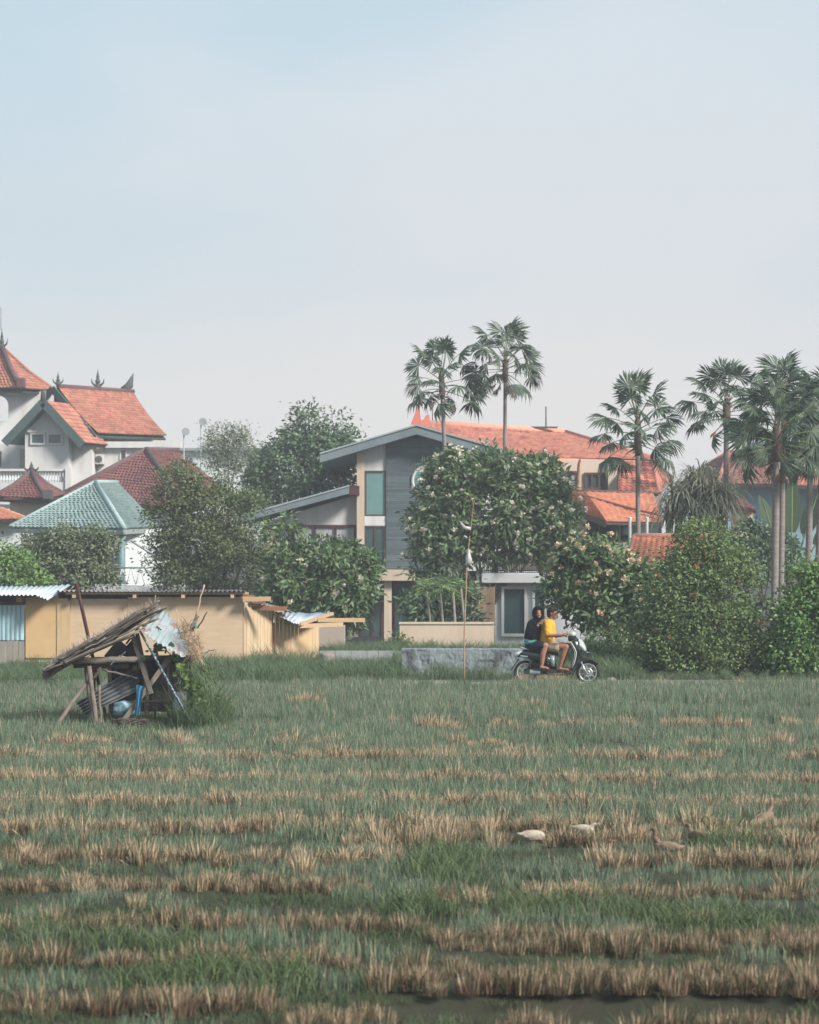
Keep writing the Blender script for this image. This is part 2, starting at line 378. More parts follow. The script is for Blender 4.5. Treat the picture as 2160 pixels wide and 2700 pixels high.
def scatter(name, pts, rz, scl, idx, col, tilt=None):
    me = bpy.data.meshes.new(name); me.from_pydata([tuple(p) for p in pts], [], [])
    a = me.attributes.new('rz', 'FLOAT', 'POINT'); a.data.foreach_set('value', np.asarray(rz, dtype=np.float32))
    a = me.attributes.new('scl', 'FLOAT_VECTOR', 'POINT'); a.data.foreach_set('vector', np.asarray(scl, dtype=np.float32).ravel())
    a = me.attributes.new('idx', 'INT', 'POINT'); a.data.foreach_set('value', np.asarray(idx, dtype=np.int32))
    o = bpy.data.objects.new(name, me); C.objects.link(o)
    g = bpy.data.node_groups.new(name + '_nodes', 'GeometryNodeTree')
    g.interface.new_socket('Geometry', in_out='INPUT', socket_type='NodeSocketGeometry'); g.interface.new_socket('Geometry', in_out='OUTPUT', socket_type='NodeSocketGeometry')
    N = g.nodes; L = g.links
    gi = N.new('NodeGroupInput'); go = N.new('NodeGroupOutput'); inst = N.new('GeometryNodeInstanceOnPoints'); ci = N.new('GeometryNodeCollectionInfo')
    ci.inputs['Collection'].default_value = col; ci.inputs['Separate Children'].default_value = True; ci.inputs['Reset Children'].default_value = True
    def na(nm, tp):
        q = N.new('GeometryNodeInputNamedAttribute'); q.data_type = tp; q.inputs[0].default_value = nm; return q.outputs[0]
    cx = N.new('ShaderNodeCombineXYZ'); L.new(na('rz', 'FLOAT'), cx.inputs[2])
    e2r = N.new('FunctionNodeEulerToRotation'); L.new(cx.outputs[0], e2r.inputs[0])
    L.new(gi.outputs[0], inst.inputs['Points']); L.new(ci.outputs[0], inst.inputs['Instance']); inst.inputs['Pick Instance'].default_value = True
    L.new(na('idx', 'INT'), inst.inputs['Instance Index']); L.new(e2r.outputs[0], inst.inputs['Rotation']); L.new(na('scl', 'FLOAT_VECTOR'), inst.inputs['Scale'])
    L.new(inst.outputs[0], go.inputs[0])
    md = o.modifiers.new('scatter', 'NODES'); md.node_group = g
    return o

# stubble rows: (photo row of the clump feet, density, from x, to x)
ROWS = [(1838, .10, -200, 500), (1862, .05, -100, 900), (1868, .20, 1350, 2300), (1898, .55, -200, 330), (1912, .12, 500, 2300), (1926, .38, 1100, 2300), (1972, .30, -200, 900), (1978, .36, 1180, 2300), (2012, .62, -200, 2300),
        (2072, .82, -200, 2300), (2132, .80, -200, 1400), (2136, .60, 1400, 2300), (2196, .88, -200, 2300), (2228, .70, 900, 2300), (2276, .90, -200, 1010), (2290, .80, 1560, 2300),
        (2352, .95, -200, 960), (2372, .62, 1330, 2300), (2385, .8, 1120, 1290), (2450, .97, -200, 1070), (2492, .92, 1120, 2300), (2512, .85, 1130, 2300), (2546, .9, -200, 900), (2590, .9, 960, 2300), (2612, .8, 980, 2250), (2664, .95, -200, 700), (2700, .7, 780, 1090), (2716, .75, 1300, 1760), (2722, .85, 1780, 2300)]
row_z = [F * CAM_H / (r_[0] - HZ) for r_ in ROWS]
rr = random.Random(5)
st_pts = []; near = []
ROWNAME = ['frontmost stubble row along the bottom edge', 'second stubble row from the bottom', 'third stubble row from the bottom', 'fourth stubble row from the bottom']
hut_zone = lambda x, y: -5.9 < x < -2.9 and 37.2 < y < 39.6
DUCKS = [(1405, 2228), (1760, 2262), (2016, 2180), (1842, 2226), (1540, 2206)]
DPOS = [((a - 1080) * CAM_H / (b_ - HZ), F * CAM_H / (b_ - HZ)) for a, b_ in DUCKS]
def duck_zone(x, y): return any(abs(x - a) < .2 and -.30 < y - b_ < .10 for a, b_ in DPOS)
for ri, ((py, dens, x0, x1), z) in enumerate(zip(ROWS, row_z)):
    x = (x0 - 1080) * z / F; xe = (x1 - 1080) * z / F
    while x < xe:
        x += rr.uniform(.045, .10) if z > 19.5 else rr.uniform(.05, .14)
        nn = 0.5 + 0.62 * noise.noise(Vector((x * 0.8, ri * 5.3, 1.7))) + 0.22 * noise.noise(Vector((x * 3.1, ri * 2.3, 7.7)))
        if nn > (dens * 1.25 + .08 if 18 < z < 35 else dens * 1.12 + .06): continue
        y = z + 0.16 * noise.noise(Vector((x * 0.35, ri * 1.9, 4.4))) * z / 32 + rr.gauss(0, .085)
        if hut_zone(x, y) or duck_zone(x, y): continue
        s = rr.choice((.6, .75, .9, 1.0, 1.05, 1.2)) * rr.uniform(.85, 1.15) * (1.0 if z < 22 else 1.15 if z < 30 else 1.18)
        if rr.random() < .05: y += rr.uniform(-.8, .8)
        if ditch_depth(x, y) > 0.08: continue
        d = (x, y, -0.012 - 0.0 * s, rr.uniform(0, 6.28), s, s * rr.uniform(.8, 1.12) * (0.94 + 0.16 * noise.noise(Vector((x, y, 9)))), rr.randrange(NS) + (0 if z < 19 or rr.random() > (z - 19) / 6 else NS))
        if py >= 2440: near.append((py, d))
        else: st_pts.append(d)
st = np.array([p[:3] for p in st_pts])
o = scatter('rice_stubble', st, [p[3] for p in st_pts], [(p[4], p[4], p[5]) for p in st_pts], [p[6] for p in st_pts], col_s)
tag(o, 'tan cut rice stubble standing in long rows across the middle and far field', 'stubble', kind='stuff')
def rowlabel(py):
    if py >= 2700: return 'tan cut rice stubble clump beside the dark ditch along the bottom edge', 'stubble clumps along the bottom edge'
    if py >= 2640: return 'tan cut rice stubble clump in the lowest long row at the left', 'stubble clumps in the lowest left row'
    if py >= 2580: return 'tan cut rice stubble clump in the row just behind the dark ditch', 'stubble clumps just behind the ditch'
    if py >= 2540: return 'tan cut rice stubble clump in the second row from the bottom, left side', 'stubble clumps in the second left row'
    if py >= 2480: return 'tan cut rice stubble clump in the double row second behind the ditch, right side', 'stubble clumps in the second right row'
    return 'tan cut rice stubble clump in the third row from the bottom, left side', 'stubble clumps in the third left row'
near.sort(key=lambda t: -t[0])
for py, d in near[:300]:
    o = bpy.data.objects.new('rice_stubble_clump', STUB[d[6]].data); C.objects.link(o)
    o.location = d[:3]; o.rotation_euler = (0, 0, d[3]); o.scale = (d[4], d[4], d[5])
    lb, gr = rowlabel(py); tag(o, lb, 'stubble', gr)
print('near clumps', len(near), 'far', len(st_pts))
# grass
LUSH = [(1180, 2300, 90, 45), (1480, 2420, 260, 40), (1650, 2420, 200, 35), (1120, 2420, 60, 30), (1950, 2230, 130, 40), (640, 2600, 260, 40), (300, 2500, 300, 30), (420, 1900, 130, 40), (1900, 2440, 200, 40), (120, 2470, 120, 40), (1300, 2700, 120, 40)]
gp = []
y = 13.6
while y < 48.6:
    half = 0.1667 * y + 1.3; x = -half - 1.0
    dn = 0.36 + 0.004 * y
    while x < half + 0.6:
        x += dn * rr.uniform(.75, 1.15)
        yy = y + rr.uniform(-.2, .2)
        dd = ditch_depth(x, yy)
        if dd > 0.17: continue
        px = 1080 + x * F / yy; py = HZ + F * CAM_H / yy
        dz = min([9] + [abs(yy - z) for (r_, z) in zip(ROWS, row_z) if r_[2] - 40 < px < r_[3] + 40])
        far = min(1.0, max(0.0, (yy - 17.5) / 11))
        lush = max([0] + [1 - ((px - a) / c) ** 2 - ((py - b_) / d_) ** 2 for a, b_, c, d_ in LUSH])
        nn = noise.noise(Vector((x * 0.5, yy * 0.35, 2.2)))
        if lush > 0.1 and rr.random() < 0.8: i = rr.randrange(7, 10); s = rr.uniform(.95, 1.25)
        elif rr.random() < far * 0.95: i = rr.randrange(0, 4); s = rr.uniform(.85, 1.1) + 0.15 * nn
        else:
            i = rr.randrange(4, 7) if rr.random() < 0.72 else rr.randrange(0, 4); s = rr.uniform(.75, 1.05)
            if dz < 0.25: s *= 0.85
        if duck_zone(x, yy): s *= .8
        if i < 4 and yy < 24: s *= 0.72
        if dz < .3 * yy / 20: s *= 0.6
        gp.append((x, yy, -0.015 - dd, rr.uniform(0, 6.28), s, s * (1 + 0.25 * nn), i))
    y += dn * 0.85
print('grass patches', len(gp))
o = scatter('field_grass', [p[:3] for p in gp], [p[3] for p in gp], [(p[4], p[4], p[5]) for p in gp], [p[6] for p in gp], col_g)
tag(o, 'grey green grass covering the rice field', 'grass', kind='stuff')
# verge: tall weeds behind the road and along its near edge
for k in range(5):
    l = [blades(rg, 120, 0.28, .15, .52, .012, .28, .35) + (M_g2,), blades(rg, 70, 0.28, .15, .50, .010, .25, .25) + (M_g0,)]
    if k == 4: l = [blades(rg, 60, 0.2, .2, .55, .009, .3, .25) + (M_strawp,), blades(rg, 60, 0.25, .15, .4, .010, .3, .3) + (M_g1,)]
    src_obj(col_w, 'w%02d' % k, l)
wp = []
y = 50.75
while y < 72:
    x = -13.5 - (y - 52) * .2
    while x < 13.5:
        x += rr.uniform(.28, .5)
        px = 1080 + x * F / y
        if 55.0 < y and px < 850 and y > 56.3 and y < 62: continue
        if y > 56 and rr.random() < .5: continue
        if 1060 < px < 1390 and y < 52.6:
            if y > 51.3: continue
            s = rr.uniform(.35, 1.0)
        else: s = rr.uniform(.55, 1.1)
        if px < 860 and y < 56: s *= rr.uniform(.6, 1.0)
        if px > 1650 and y < 53.5: s *= .42
        if px < 480: s *= 0.72
        if 840 < px < 1062 and 52.5 < y < 58: s *= .5
        wp.append((x, y + rr.uniform(-.15, .15), gz(x, y) - .02, rr.uniform(0, 6.28), s, s * rr.uniform(.8, 1.2), rr.randrange(4)))
    y += 0.42
for x in np.arange(-13, 13, .22):                    # ragged fringe in front of the kerb
    px = 1080 + x * F / 48.6
    s = rr.uniform(.5, .85) if px < 820 else (rr.uniform(.22, .4) if 1340 < px < 1660 else rr.uniform(.35, .6)); i = 4 if rr.random() < .12 else rr.randrange(4)
    wp.append((x + rr.uniform(-.1, .1), 48.52 + rr.uniform(-.2, .08), -.03, rr.uniform(0, 6.28), s, s, i))
for px in (1370, 1395, 1425, 1440, 1455, 1470, 1490, 1500):   # dry tuft in front of the scooter
    g = GP(px, 48.66); wp.append((g.x, 48.62 + rr.uniform(-.06, .06), -.02, rr.uniform(0, 6.28), .55, rr.uniform(.5, .75), 4))
o = scatter('verge_weeds', [p[:3] for p in wp], [p[3] for p in wp], [(p[4], p[4], p[5]) for p in wp], [p[6] for p in wp], col_w)
tag(o, 'tall green weeds along both sides of the road', 'weeds', kind='stuff')
# ------------------------------------------------------------------ houses
M_white = mat('white_plaster', (0.58, 0.575, 0.565), 0.85, (0.43, 0.42, 0.40), scale=1.1, stretch=(2.2, 2.2, .4), lo=.46, hi=.85, bump=0.1, bscale=20)
M_whiteb = mat('blue_white_plaster', (0.58, 0.61, 0.62), 0.85, (0.50, 0.53, 0.53), scale=0.7, lo=.4, hi=.8)
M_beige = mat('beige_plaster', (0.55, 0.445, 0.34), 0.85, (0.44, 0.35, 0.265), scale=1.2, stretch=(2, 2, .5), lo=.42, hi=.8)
M_beiged = mat('dark_beige_plaster', (0.36, 0.30, 0.25), 0.85, (0.40, 0.34, 0.28), scale=0.9)
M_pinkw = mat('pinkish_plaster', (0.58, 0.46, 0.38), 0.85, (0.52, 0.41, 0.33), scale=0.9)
M_bluew = mat('blue_plaster', (0.24, 0.36, 0.42), 0.85, (0.20, 0.31, 0.37), scale=0.6)
M_greyslat = mat('grey_slat', (0.115, 0.145, 0.160), 0.7, (0.085, 0.110, 0.122), scale=2.2, stretch=(.5, 1, 6), island=0.22)
M_greyroof = mat('grey_roof_edge', (0.17, 0.21, 0.225), 0.7, (0.13, 0.165, 0.18), scale=1.2)
M_greyrooft = mat('grey_roof_top', (0.30, 0.35, 0.36), 0.6, (0.25, 0.30, 0.31), scale=1.2)
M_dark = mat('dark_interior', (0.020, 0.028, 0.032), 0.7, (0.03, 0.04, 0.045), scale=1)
M_maroon = mat('maroon_timber', (0.085, 0.025, 0.03), 0.6, (0.06, 0.02, 0.024), scale=3)
M_brownt = mat('brown_timber', (0.10, 0.055, 0.045), 0.7, (0.07, 0.04, 0.035), scale=3)
M_greent = mat('dark_green_timber', (0.045, 0.075, 0.075), 0.7, (0.06, 0.09, 0.09), scale=3)
M_glass = mat('teal_glass', (0.085, 0.20, 0.20), 0.12, (0.13, 0.25, 0.245), scale=0.7, spec=0.6)
M_glassd = mat('dark_glass', (0.030, 0.060, 0.066), 0.10, (0.05, 0.085, 0.09), scale=0.8, spec=0.6)
M_curt = mat('curtain', (0.42, 0.41, 0.43), 0.9, (0.26, 0.27, 0.30), scale=3, stretch=(6, 6, .3))
M_or1 = mat('orange_tile', (0.47, 0.21, 0.15), 0.85, (0.40, 0.17, 0.12), scale=1.4, island=0.16, spots=(0.30, 0.12, 0.085), sscale=1.7, sthr=.62)
M_or2 = mat('bright_orange_tile', (0.55, 0.245, 0.15), 0.85, (0.49, 0.21, 0.125), scale=1.2, island=0.12)
M_or3 = mat('old_orange_tile', (0.40, 0.178, 0.118), 0.85, (0.32, 0.14, 0.095), scale=1.1, island=0.20)
M_red = mat('dark_red_tile', (0.19, 0.075, 0.065), 0.85, (0.145, 0.06, 0.055), scale=1.2, island=0.18)
M_brn = mat('brown_tile', (0.24, 0.115, 0.09), 0.9, (0.18, 0.095, 0.08), scale=1.2, island=0.22)
M_patch = mat('patchy_tile', (0.17, 0.07, 0.05), 0.9, (0.44, 0.17, 0.10), scale=1.5, lo=.48, hi=.62, island=0.28)
M_grn = mat('green_tile', (0.235, 0.305, 0.295), 0.8, (0.19, 0.255, 0.25), scale=1.0, island=0.12)
M_ridge_d = mat('dark_ridge', (0.10, 0.06, 0.065), 0.9, (0.14, 0.08, 0.08), scale=4)
M_ridge_p = mat('pale_ridge', (0.62, 0.30, 0.22), 0.9, (0.55, 0.26, 0.19), scale=3)
M_ridge_g = mat('green_ridge', (0.33, 0.44, 0.42), 0.9, (0.27, 0.36, 0.35), scale=3)
M_orn = mat('dark_ornament', (0.06, 0.075, 0.08), 0.9, (0.10, 0.085, 0.08), scale=6)
M_hornr = mat('red_ornament', (0.50, 0.15, 0.11), 0.8, (0.40, 0.12, 0.09), scale=3)
M_steel = mat('painted_steel', (0.16, 0.25, 0.26), 0.5, (0.12, 0.19, 0.20), scale=5)
M_steelp = mat('pale_steel', (0.34, 0.37, 0.38), 0.45, (0.28, 0.30, 0.31), scale=5)
M_bamb = mat('bamboo_screen', (0.42, 0.30, 0.19), 0.8, (0.32, 0.22, 0.14), scale=5, stretch=(1, 1, .3), island=0.2)
M_stone = mat('pale_stone', (0.235, 0.265, 0.275), 0.95, (0.13, 0.155, 0.165), scale=7, stretch=(1, 1, .55), bump=1.0, bscale=22, spots=(0.085, 0.09, 0.095), sscale=2.4, sthr=.60)
M_block = mat('grey_block', (0.32, 0.33, 0.33), 0.95, (0.25, 0.26, 0.26), scale=3, island=0.10, bump=.4)
M_ac = mat('grey_white_metal', (0.55, 0.54, 0.51), 0.5, (0.48, 0.47, 0.44), scale=4)

def tile_face(b, e0, e1, r1, r0, course=0.27, tw=0.24, sag=0.0):
    """rows of overlapping curved tiles between an eave e0-e1 and a ridge r0-r1"""
    e0, e1, r0, r1 = map(Vector, (e0, e1, r0, r1))
    n = ((e1 - e0).cross((r0 + r1) / 2 - (e0 + e1) / 2)).normalized()
    if n.z < 0: n = -n
    L = max((r0 - e0).length, (r1 - e1).length) if (r0 - r1).length > 1e-3 else ((r0 - (e0 + e1) / 2).length)
    nc = max(3, int(L / course)); rj = random.Random(int(L * 1000) % 9973)
    for i in range(nc):
        t0, t1 = i / nc, min(1.0, (i + 1.25) / nc)
        f = lambda t: -n * (sag * math.sin(PI * t))
        a0, b0 = e0.lerp(r0, t0) + f(t0), e1.lerp(r1, t0) + f(t0)
        a1, b1 = e0.lerp(r0, t1) + f(t1), e1.lerp(r1, t1) + f(t1)
        m = max(1, int(round((b0 - a0).length / tw)))
        for k in range(m):
            s0, s1 = k / m, (k + 1) / m; sm_ = (s0 + s1) / 2
            lo = 0.045 + rj.uniform(-.008, .012); wob = rj.uniform(-.012, .012) / L
            q0, qm, q1 = a0.lerp(b0, s0), a0.lerp(b0, sm_), a0.lerp(b0, s1)
            u0, um, u1 = a1.lerp(b1, s0), a1.lerp(b1, sm_), a1.lerp(b1, s1)
            dn = (r0 - e0) * wob
            vs = [q0 + n * lo * .55 + dn, qm + n * (lo + .03) + dn, q1 + n * lo * .55 + dn, u0 + n * .004, um + n * .03, u1 + n * .004, q0 - n * .02, qm - n * .02, q1 - n * .02]
            b.add(vs, [(0, 1, 4, 3), (1, 2, 5, 4), (6, 7, 1, 0), (7, 8, 2, 1)])
def roof_slab(b, pts, th=0.10, sag=0.0):
    """solid deck under the tiles"""
    pts = [Vector(p) for p in pts]; n = (pts[1] - pts[0]).cross(pts[2] - pts[0]).normalized()
    if n.z < 0: n = -n
    b.prism([p - n * (0.06 + sag) for p in pts], -n * th)
def hip_roof(parent, faces, tmat, deck=M_dark, course=0.27, tw=0.24, sag=0.0):
    b = MB(); d = MB()
    for f in faces:
        if len(f) == 3: f = [f[0], f[1], f[2], f[2]]
        tile_face(b, f[0], f[1], f[2], f[3], course, tw, sag)
        roof_slab(d, f if (Vector(f[2]) - Vector(f[3])).length > 1e-3 else f[:3], sag=sag * 1.1)
    r_ = d.build('roof', deck, parent)
    stuff(b.build('roof_tiles', tmat, r_, fix=False))
    return r_
def ridge(parent, pts, m, rad=0.13, name='ridge_cap'):
    b = MB(); b.tube([Vector(p) + Vector((0, 0, .03)) for p in pts], rad, 6); return b.build(name, m, parent)
def window(parent, x0, y0, x1, y1, z, fm, gm, fw=0.06, cols=1, rows=1, proud=0.05, curtain=None):
    a = P(x0, y1, z); c = P(x1, y0, z); b = MB(); w_, h_ = c.x - a.x, c.z - a.z; yf = z - proud / 2
    b.box((a.x + fw / 2, yf, (a.z + c.z) / 2), (fw, proud + .02, h_)); b.box((c.x - fw / 2, yf, (a.z + c.z) / 2), (fw, proud + .02, h_))
    b.box(((a.x + c.x) / 2, yf, a.z + fw / 2), (w_ - 2 * fw, proud + .02, fw)); b.box(((a.x + c.x) / 2, yf, c.z - fw / 2), (w_ - 2 * fw, proud + .02, fw))
    for k in range(1, cols): b.box((a.x + w_ * k / cols, yf, (a.z + c.z) / 2), (fw * .8, proud + .01, h_ - 2 * fw))
    for k in range(1, rows): b.box(((a.x + c.x) / 2, yf, a.z + h_ * k / rows), (w_ - 2 * fw, proud + .006, fw * .7))
    o = b.build('window', fm, parent)
    for i in range(cols):
        for j in range(rows):
            g = MB(); g.box((a.x + w_ * (i + .5) / cols, z - .008, a.z + h_ * (j + .5) / rows), (w_ / cols - fw, .012, h_ / rows - fw))
            g.build('pane', curtain if (curtain and i in (0, cols - 1) and cols > 1) else gm, o)
    return o
def finial(b, p, h, r_):
    p = Vector(p)
    h *= .8; r_ *= .85
    b.lathe(p, [(r_, 0), (r_ * 1.1, h * .12), (r_ * .6, h * .2), (r_ * .85, h * .34), (r_ * .45, h * .48), (r_ * .5, h * .58), (r_ * .12, h * .85), (0.005, h)], 8)
    for s in (-1, 1):
        b.tube([p + Vector((s * r_ * .7, 0, h * .1)), p + Vector((s * r_ * 1.7, 0, h * .25)), p + Vector((s * r_ * 2.0, 0, h * .5))], [r_ * .4, r_ * .3, .01], 5)

# ---- main house: grey gabled block with left wing and tiled right wing
Z0 = 95.0
mh = thing('main_house', GP(1140, Z0), 'large three storey house with grey slatted gable, teal windows and orange tiled wing', 'house')
ap = (1098, 1123); el = (843, 1198); er = (1350, 1194)
b = MB()
def gy(x):   # underside line of the roof at the front
    return 1145 + (ap[0] - x) * (el[1] - ap[1]) / (ap[0] - el[0]) if x < ap[0] else 1145 + (x - ap[0]) * (er[1] - ap[1]) / (er[0] - ap[0])
b.prism([P(945, 1505, Z0), P(1344, 1505, Z0), P(1344, gy(1344), Z0), P(1098, gy(1098), Z0), P(945, gy(945), Z0)], (0, 12, 0))
b.build('gable_wall', M_white, mh)
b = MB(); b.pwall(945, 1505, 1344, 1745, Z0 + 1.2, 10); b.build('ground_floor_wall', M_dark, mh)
b = MB(); b.pwall(1344, 1212, 1640, 1296, Z0 + 2.5, 8); b.build('upper_wing_wall', M_pinkw, mh)
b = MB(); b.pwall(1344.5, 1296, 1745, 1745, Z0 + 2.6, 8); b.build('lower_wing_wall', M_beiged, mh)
# gable roof: two slabs with thick grey fascia, 1 m overhang towards the viewer
for (x0, y0), (x1, y1) in ((el, ap), (ap, er)):
    b = MB(); zf = Z0 - 0.9
    b.prism([P(x0, y0, zf), P(x1, y1, zf), P(x1, y1 + 22, zf), P(x0, y0 + 22, zf)], (0, 13.5, 0)); o = b.build('gable_roof', M_greyroof, mh)
    b = MB(); b.prism([P(x0, y0 - 4.5, zf - .05), P(x1, y1 - 4.5, zf - .05), P(x1, y1 - .3, zf - .05), P(x0, y0 - .3, zf - .05)], (0, 13.6, 0)); b.build('roof_sheet', M_greyrooft, o)
# slats
b = MB(); y = 1158.0; rs = random.Random(1)
while y < 1503:
    x0, x1 = 1018.5, 1228.0
    if gy(x0) > y - 2: x0 = ap[0] - (y - 2 - 1145) * (ap[0] - el[0]) / (el[1] - ap[1])
    if gy(x1) > y - 2: x1 = ap[0] + (y - 2 - 1145) * (er[0] - ap[0]) / (er[1] - ap[1])
    if x1 - x0 > 8: b.pwall(x0, y - 2.1, x1, y + 2.3, Z0 - 0.10 - rs.uniform(0, .02), .07)
    y += 5.2
sw = MB(); sw.prism([P(1018, 1504, Z0 - .03), P(1229, 1504, Z0 - .03), P(1229, gy(1229) + 2, Z0 - .03), P(1098, 1147, Z0 - .03), P(1018, gy(1018) + 2, Z0 - .03)], (0, .028, 0))
o = sw.build('cladding_backing', mat('cladding_back', (0.06, 0.075, 0.085), .9), mh)
stuff(b.build('slat', M_greyslat, o))
b = MB(); b.pwall(941, 1196, 961, 1436, Z0 - .18, .4); b.build('pilaster', M_beige, mh)
b = MB(); b.pwall(961.5, 1361, 1017.5, 1386, Z0 - .06, .3); b.build('white_band', M_white, mh)
window(mh, 963, 1241, 1018, 1360, Z0, M_brownt, M_glass, .05, 1, 1, .06)
window(mh, 962, 1387, 1016, 1500, Z0, M_brownt, M_glassd, .05, 2, 1, .06)
# round window
c = P(1126, 1268, Z0); b = MB(); ring = []
for k in range(28):
    t = 2 * PI * k / 28; ring.append([c + Vector(((r_) * math.cos(t), y_, r_ * math.sin(t))) for r_, y_ in ((.56, -.05), (.62, -.16), (.54, -.20), (.49, -.10))])
b.smooth = True; b.loft(ring + [ring[0]], cap=False); o = b.build('round_window', M_white, mh)
b = MB(); b.lathe(c + Vector((0, -.13, 0)), [(0.001, 0), (.52, 0), (.52, .05)], 28, 'y'); b.build('pane', M_glass, o)
# slab and columns of the first floor
b = MB(); b.pwall(1000, 1503.5, 1095, 1531, Z0 - 1.3, 2.2); b.build('floor_slab', M_beige, mh)
for x in (1013, 1243):
    b = MB(); b.pwall(x, 1531.5, x + 20, 1705, Z0 - 1.0, .4); b.build('column', M_beige, mh)
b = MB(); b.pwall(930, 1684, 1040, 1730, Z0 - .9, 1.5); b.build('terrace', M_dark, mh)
window(mh, 948, 1538, 1012, 1683, Z0 + 1.0, M_maroon, M_glassd, .09, 2, 1, .06)
window(mh, 1040, 1540, 1240, 1690, Z0 + 1.0, M_maroon, M_glassd, .07, 4, 1, .06)
# left wing with lean-to roof
b = MB(); b.prism([P(697, 1480, Z0 + .2), P(944, 1480, Z0 + .2), P(944, 1303, Z0 + .2), P(700, 1376, Z0 + .2)], (0, 6, 0)); b.build('wing_wall', M_white, mh)
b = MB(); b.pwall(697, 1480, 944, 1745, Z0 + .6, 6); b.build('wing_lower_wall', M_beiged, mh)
b = MB(); zf = Z0 - 1.0
b.prism([P(622, 1366, zf), P(921, 1283, zf), P(921, 1301, zf), P(622, 1381, zf)], (0, 8, 0)); o = b.build('lean_to_roof', M_greyroof, mh)
b = MB(); b.prism([P(622, 1361, zf - .04), P(921, 1278.5, zf - .04), P(921, 1282.5, zf - .04), P(622, 1365.5, zf - .04)], (0, 8.1, 0)); b.build('roof_sheet', M_greyrooft, o)
b = MB(); b.pwall(921.5, 1281, 947, 1305, zf, 1.2); b.build('ridge_end', M_maroon, mh)
b = MB(); b.pwall(696, 1397, 717, 1482, Z0 - .6, .4); b.build('column', M_beige, mh)
window(mh, 719, 1384, 940, 1458, Z0 + .2, M_maroon, M_curt, .1, 4, 1, .08)
# right wing roof
e0, e1 = P(1338, 1198, 96.5), P(1726, 1211, 99.5); r0, r1 = P(1095, 1117, 101.5), P(1488, 1141, 103.5)
e0b = P(1100, 1196, 96.6)
back = r1 + (r1 - e1) * Vector((0.2, 1, 0)) if False else P(1700, 1206, 108)
hip_roof(mh, [(e0b, e1, r1, r0), (e1, back, r1)], M_or1, M_brownt, .30, .28)
ridge(mh, [r0, r1], M_ridge_p, .17); ridge(mh, [r1, e1], M_or1, .12)
b = MB(); b.bar(e0 + Vector((0, -.08, -.16)), e1 + Vector((0, -.08, -.16)), .14, .16); b.build('gutter', M_ridge_p, mh)
window(mh, 1480, 1242, 1527, 1285, Z0 + 2.5, M_brownt, M_glassd, .09, 2, 1, .08, M_curt)
window(mh, 1541, 1246, 1600, 1291, Z0 + 2.5, M_brownt, M_glassd, .09, 3, 1, .08, None)
b = MB(); b.pwall(1604, 1216, 1629, 1294, Z0 + 2.2, .4); b.build('pilaster', M_pinkw, mh)
b = MB(); b.tube([P(1530, 1212, 97), P(1526, 1225, 97.2), P(1524, 1292, 97.2), P(1527, 1303, 94.3), P(1650, 1337, 91.0), P(1742, 1358, 88.7)], .055, 6); b.build('drain_pipe', mat('pipe_brown', (0.30, 0.12, 0.075), .6), mh)
# weathered roof at the right of the upper wing
hip_roof(mh, [(P(1630, 1296, 95.5), P(1738, 1299, 96.0), P(1722, 1217, 98.8), P(1630, 1216, 98.4)), (P(1738, 1299, 96), P(1772, 1262, 101), P(1722, 1217, 98.8))], M_patch, M_brownt, .26, .26)
ridge(mh, [P(1722, 1217, 98.8), P(1738, 1299, 96)], M_or1, .10); ridge(mh, [P(1722, 1217, 98.8), P(1772, 1262, 101)], M_ridge_d, .09)
# lower bright roof
l0, l1, l2 = P(1484, 1331, 94), P(1598, 1373, 88), P(1748, 1376, 88.5); t0, t1, t2 = P(1478, 1296, 96), P(1546, 1297, 95), P(1724, 1303, 95.4)
hip_roof(mh, [(l1, l2, t2, t1), (l0, l1, t1, t0)], M_or2, M_brownt, .26, .25)
ridge(mh, [t0, t1, t2], M_ridge_d, .07)
b = MB(); b.bar(l0 + Vector((0.02, -.03, -.12)), l1 + Vector((0.02, -.03, -.12)), .08, .2); b.bar(l1 + Vector((0, -.05, -.10)), l2 + Vector((0, -.05, -.10)), .07, .08); b.build('eave_board', M_brownt, mh)
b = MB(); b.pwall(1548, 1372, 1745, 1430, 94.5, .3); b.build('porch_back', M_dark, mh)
for x, w_, m in ((1532, 15, M_beiged), (1580, 5, M_maroon), (1616, 7, M_maroon), (1631, 6, M_beiged)):
    b = MB(); b.pwall(x, 1378, x + w_, 1470, 90.2, .15); b.build('porch_post', m, mh)
window(mh, 1640, 1380, 1745, 1412, 94.4, M_dark, M_glassd, .06, 3, 1)
# ornament on the gable peak and lightning rods
b = MB(); b.loft([[P(1082, 1120, 95.5), P(1112, 1120, 95.5), P(1112, 1120, 96.1), P(1082, 1120, 96.1)], [P(1094, 1092, 95.6), P(1108, 1092, 95.6), P(1108, 1092, 96.0), P(1094, 1092, 96.0)], [P(1098, 1068, 95.75), P(1106, 1068, 95.75), P(1106, 1068, 95.9), P(1098, 1068, 95.9)]])
b.loft([[P(1108, 1120, 95.5), P(1136, 1120, 95.5), P(1136, 1120, 96.1), P(1108, 1120, 96.1)], [P(1124, 1094, 95.7), P(1132, 1094, 95.7), P(1132, 1094, 95.9), P(1124, 1094, 95.9)]])
b.build('peak_ornament', M_hornr, mh)
b = MB(); b.tube([P(1440, 1130, 103), P(1440, 1072, 103)], .03, 5); b.box(P(1420, 1127, 103), (1.6, .1, .08)); b.build('lightning_rod', M_orn, mh)
b = MB(); b.tube([P(1141, 1116, 102), P(1141, 1072, 102)], .02, 5); b.build('lightning_rod', M_orn, mh)

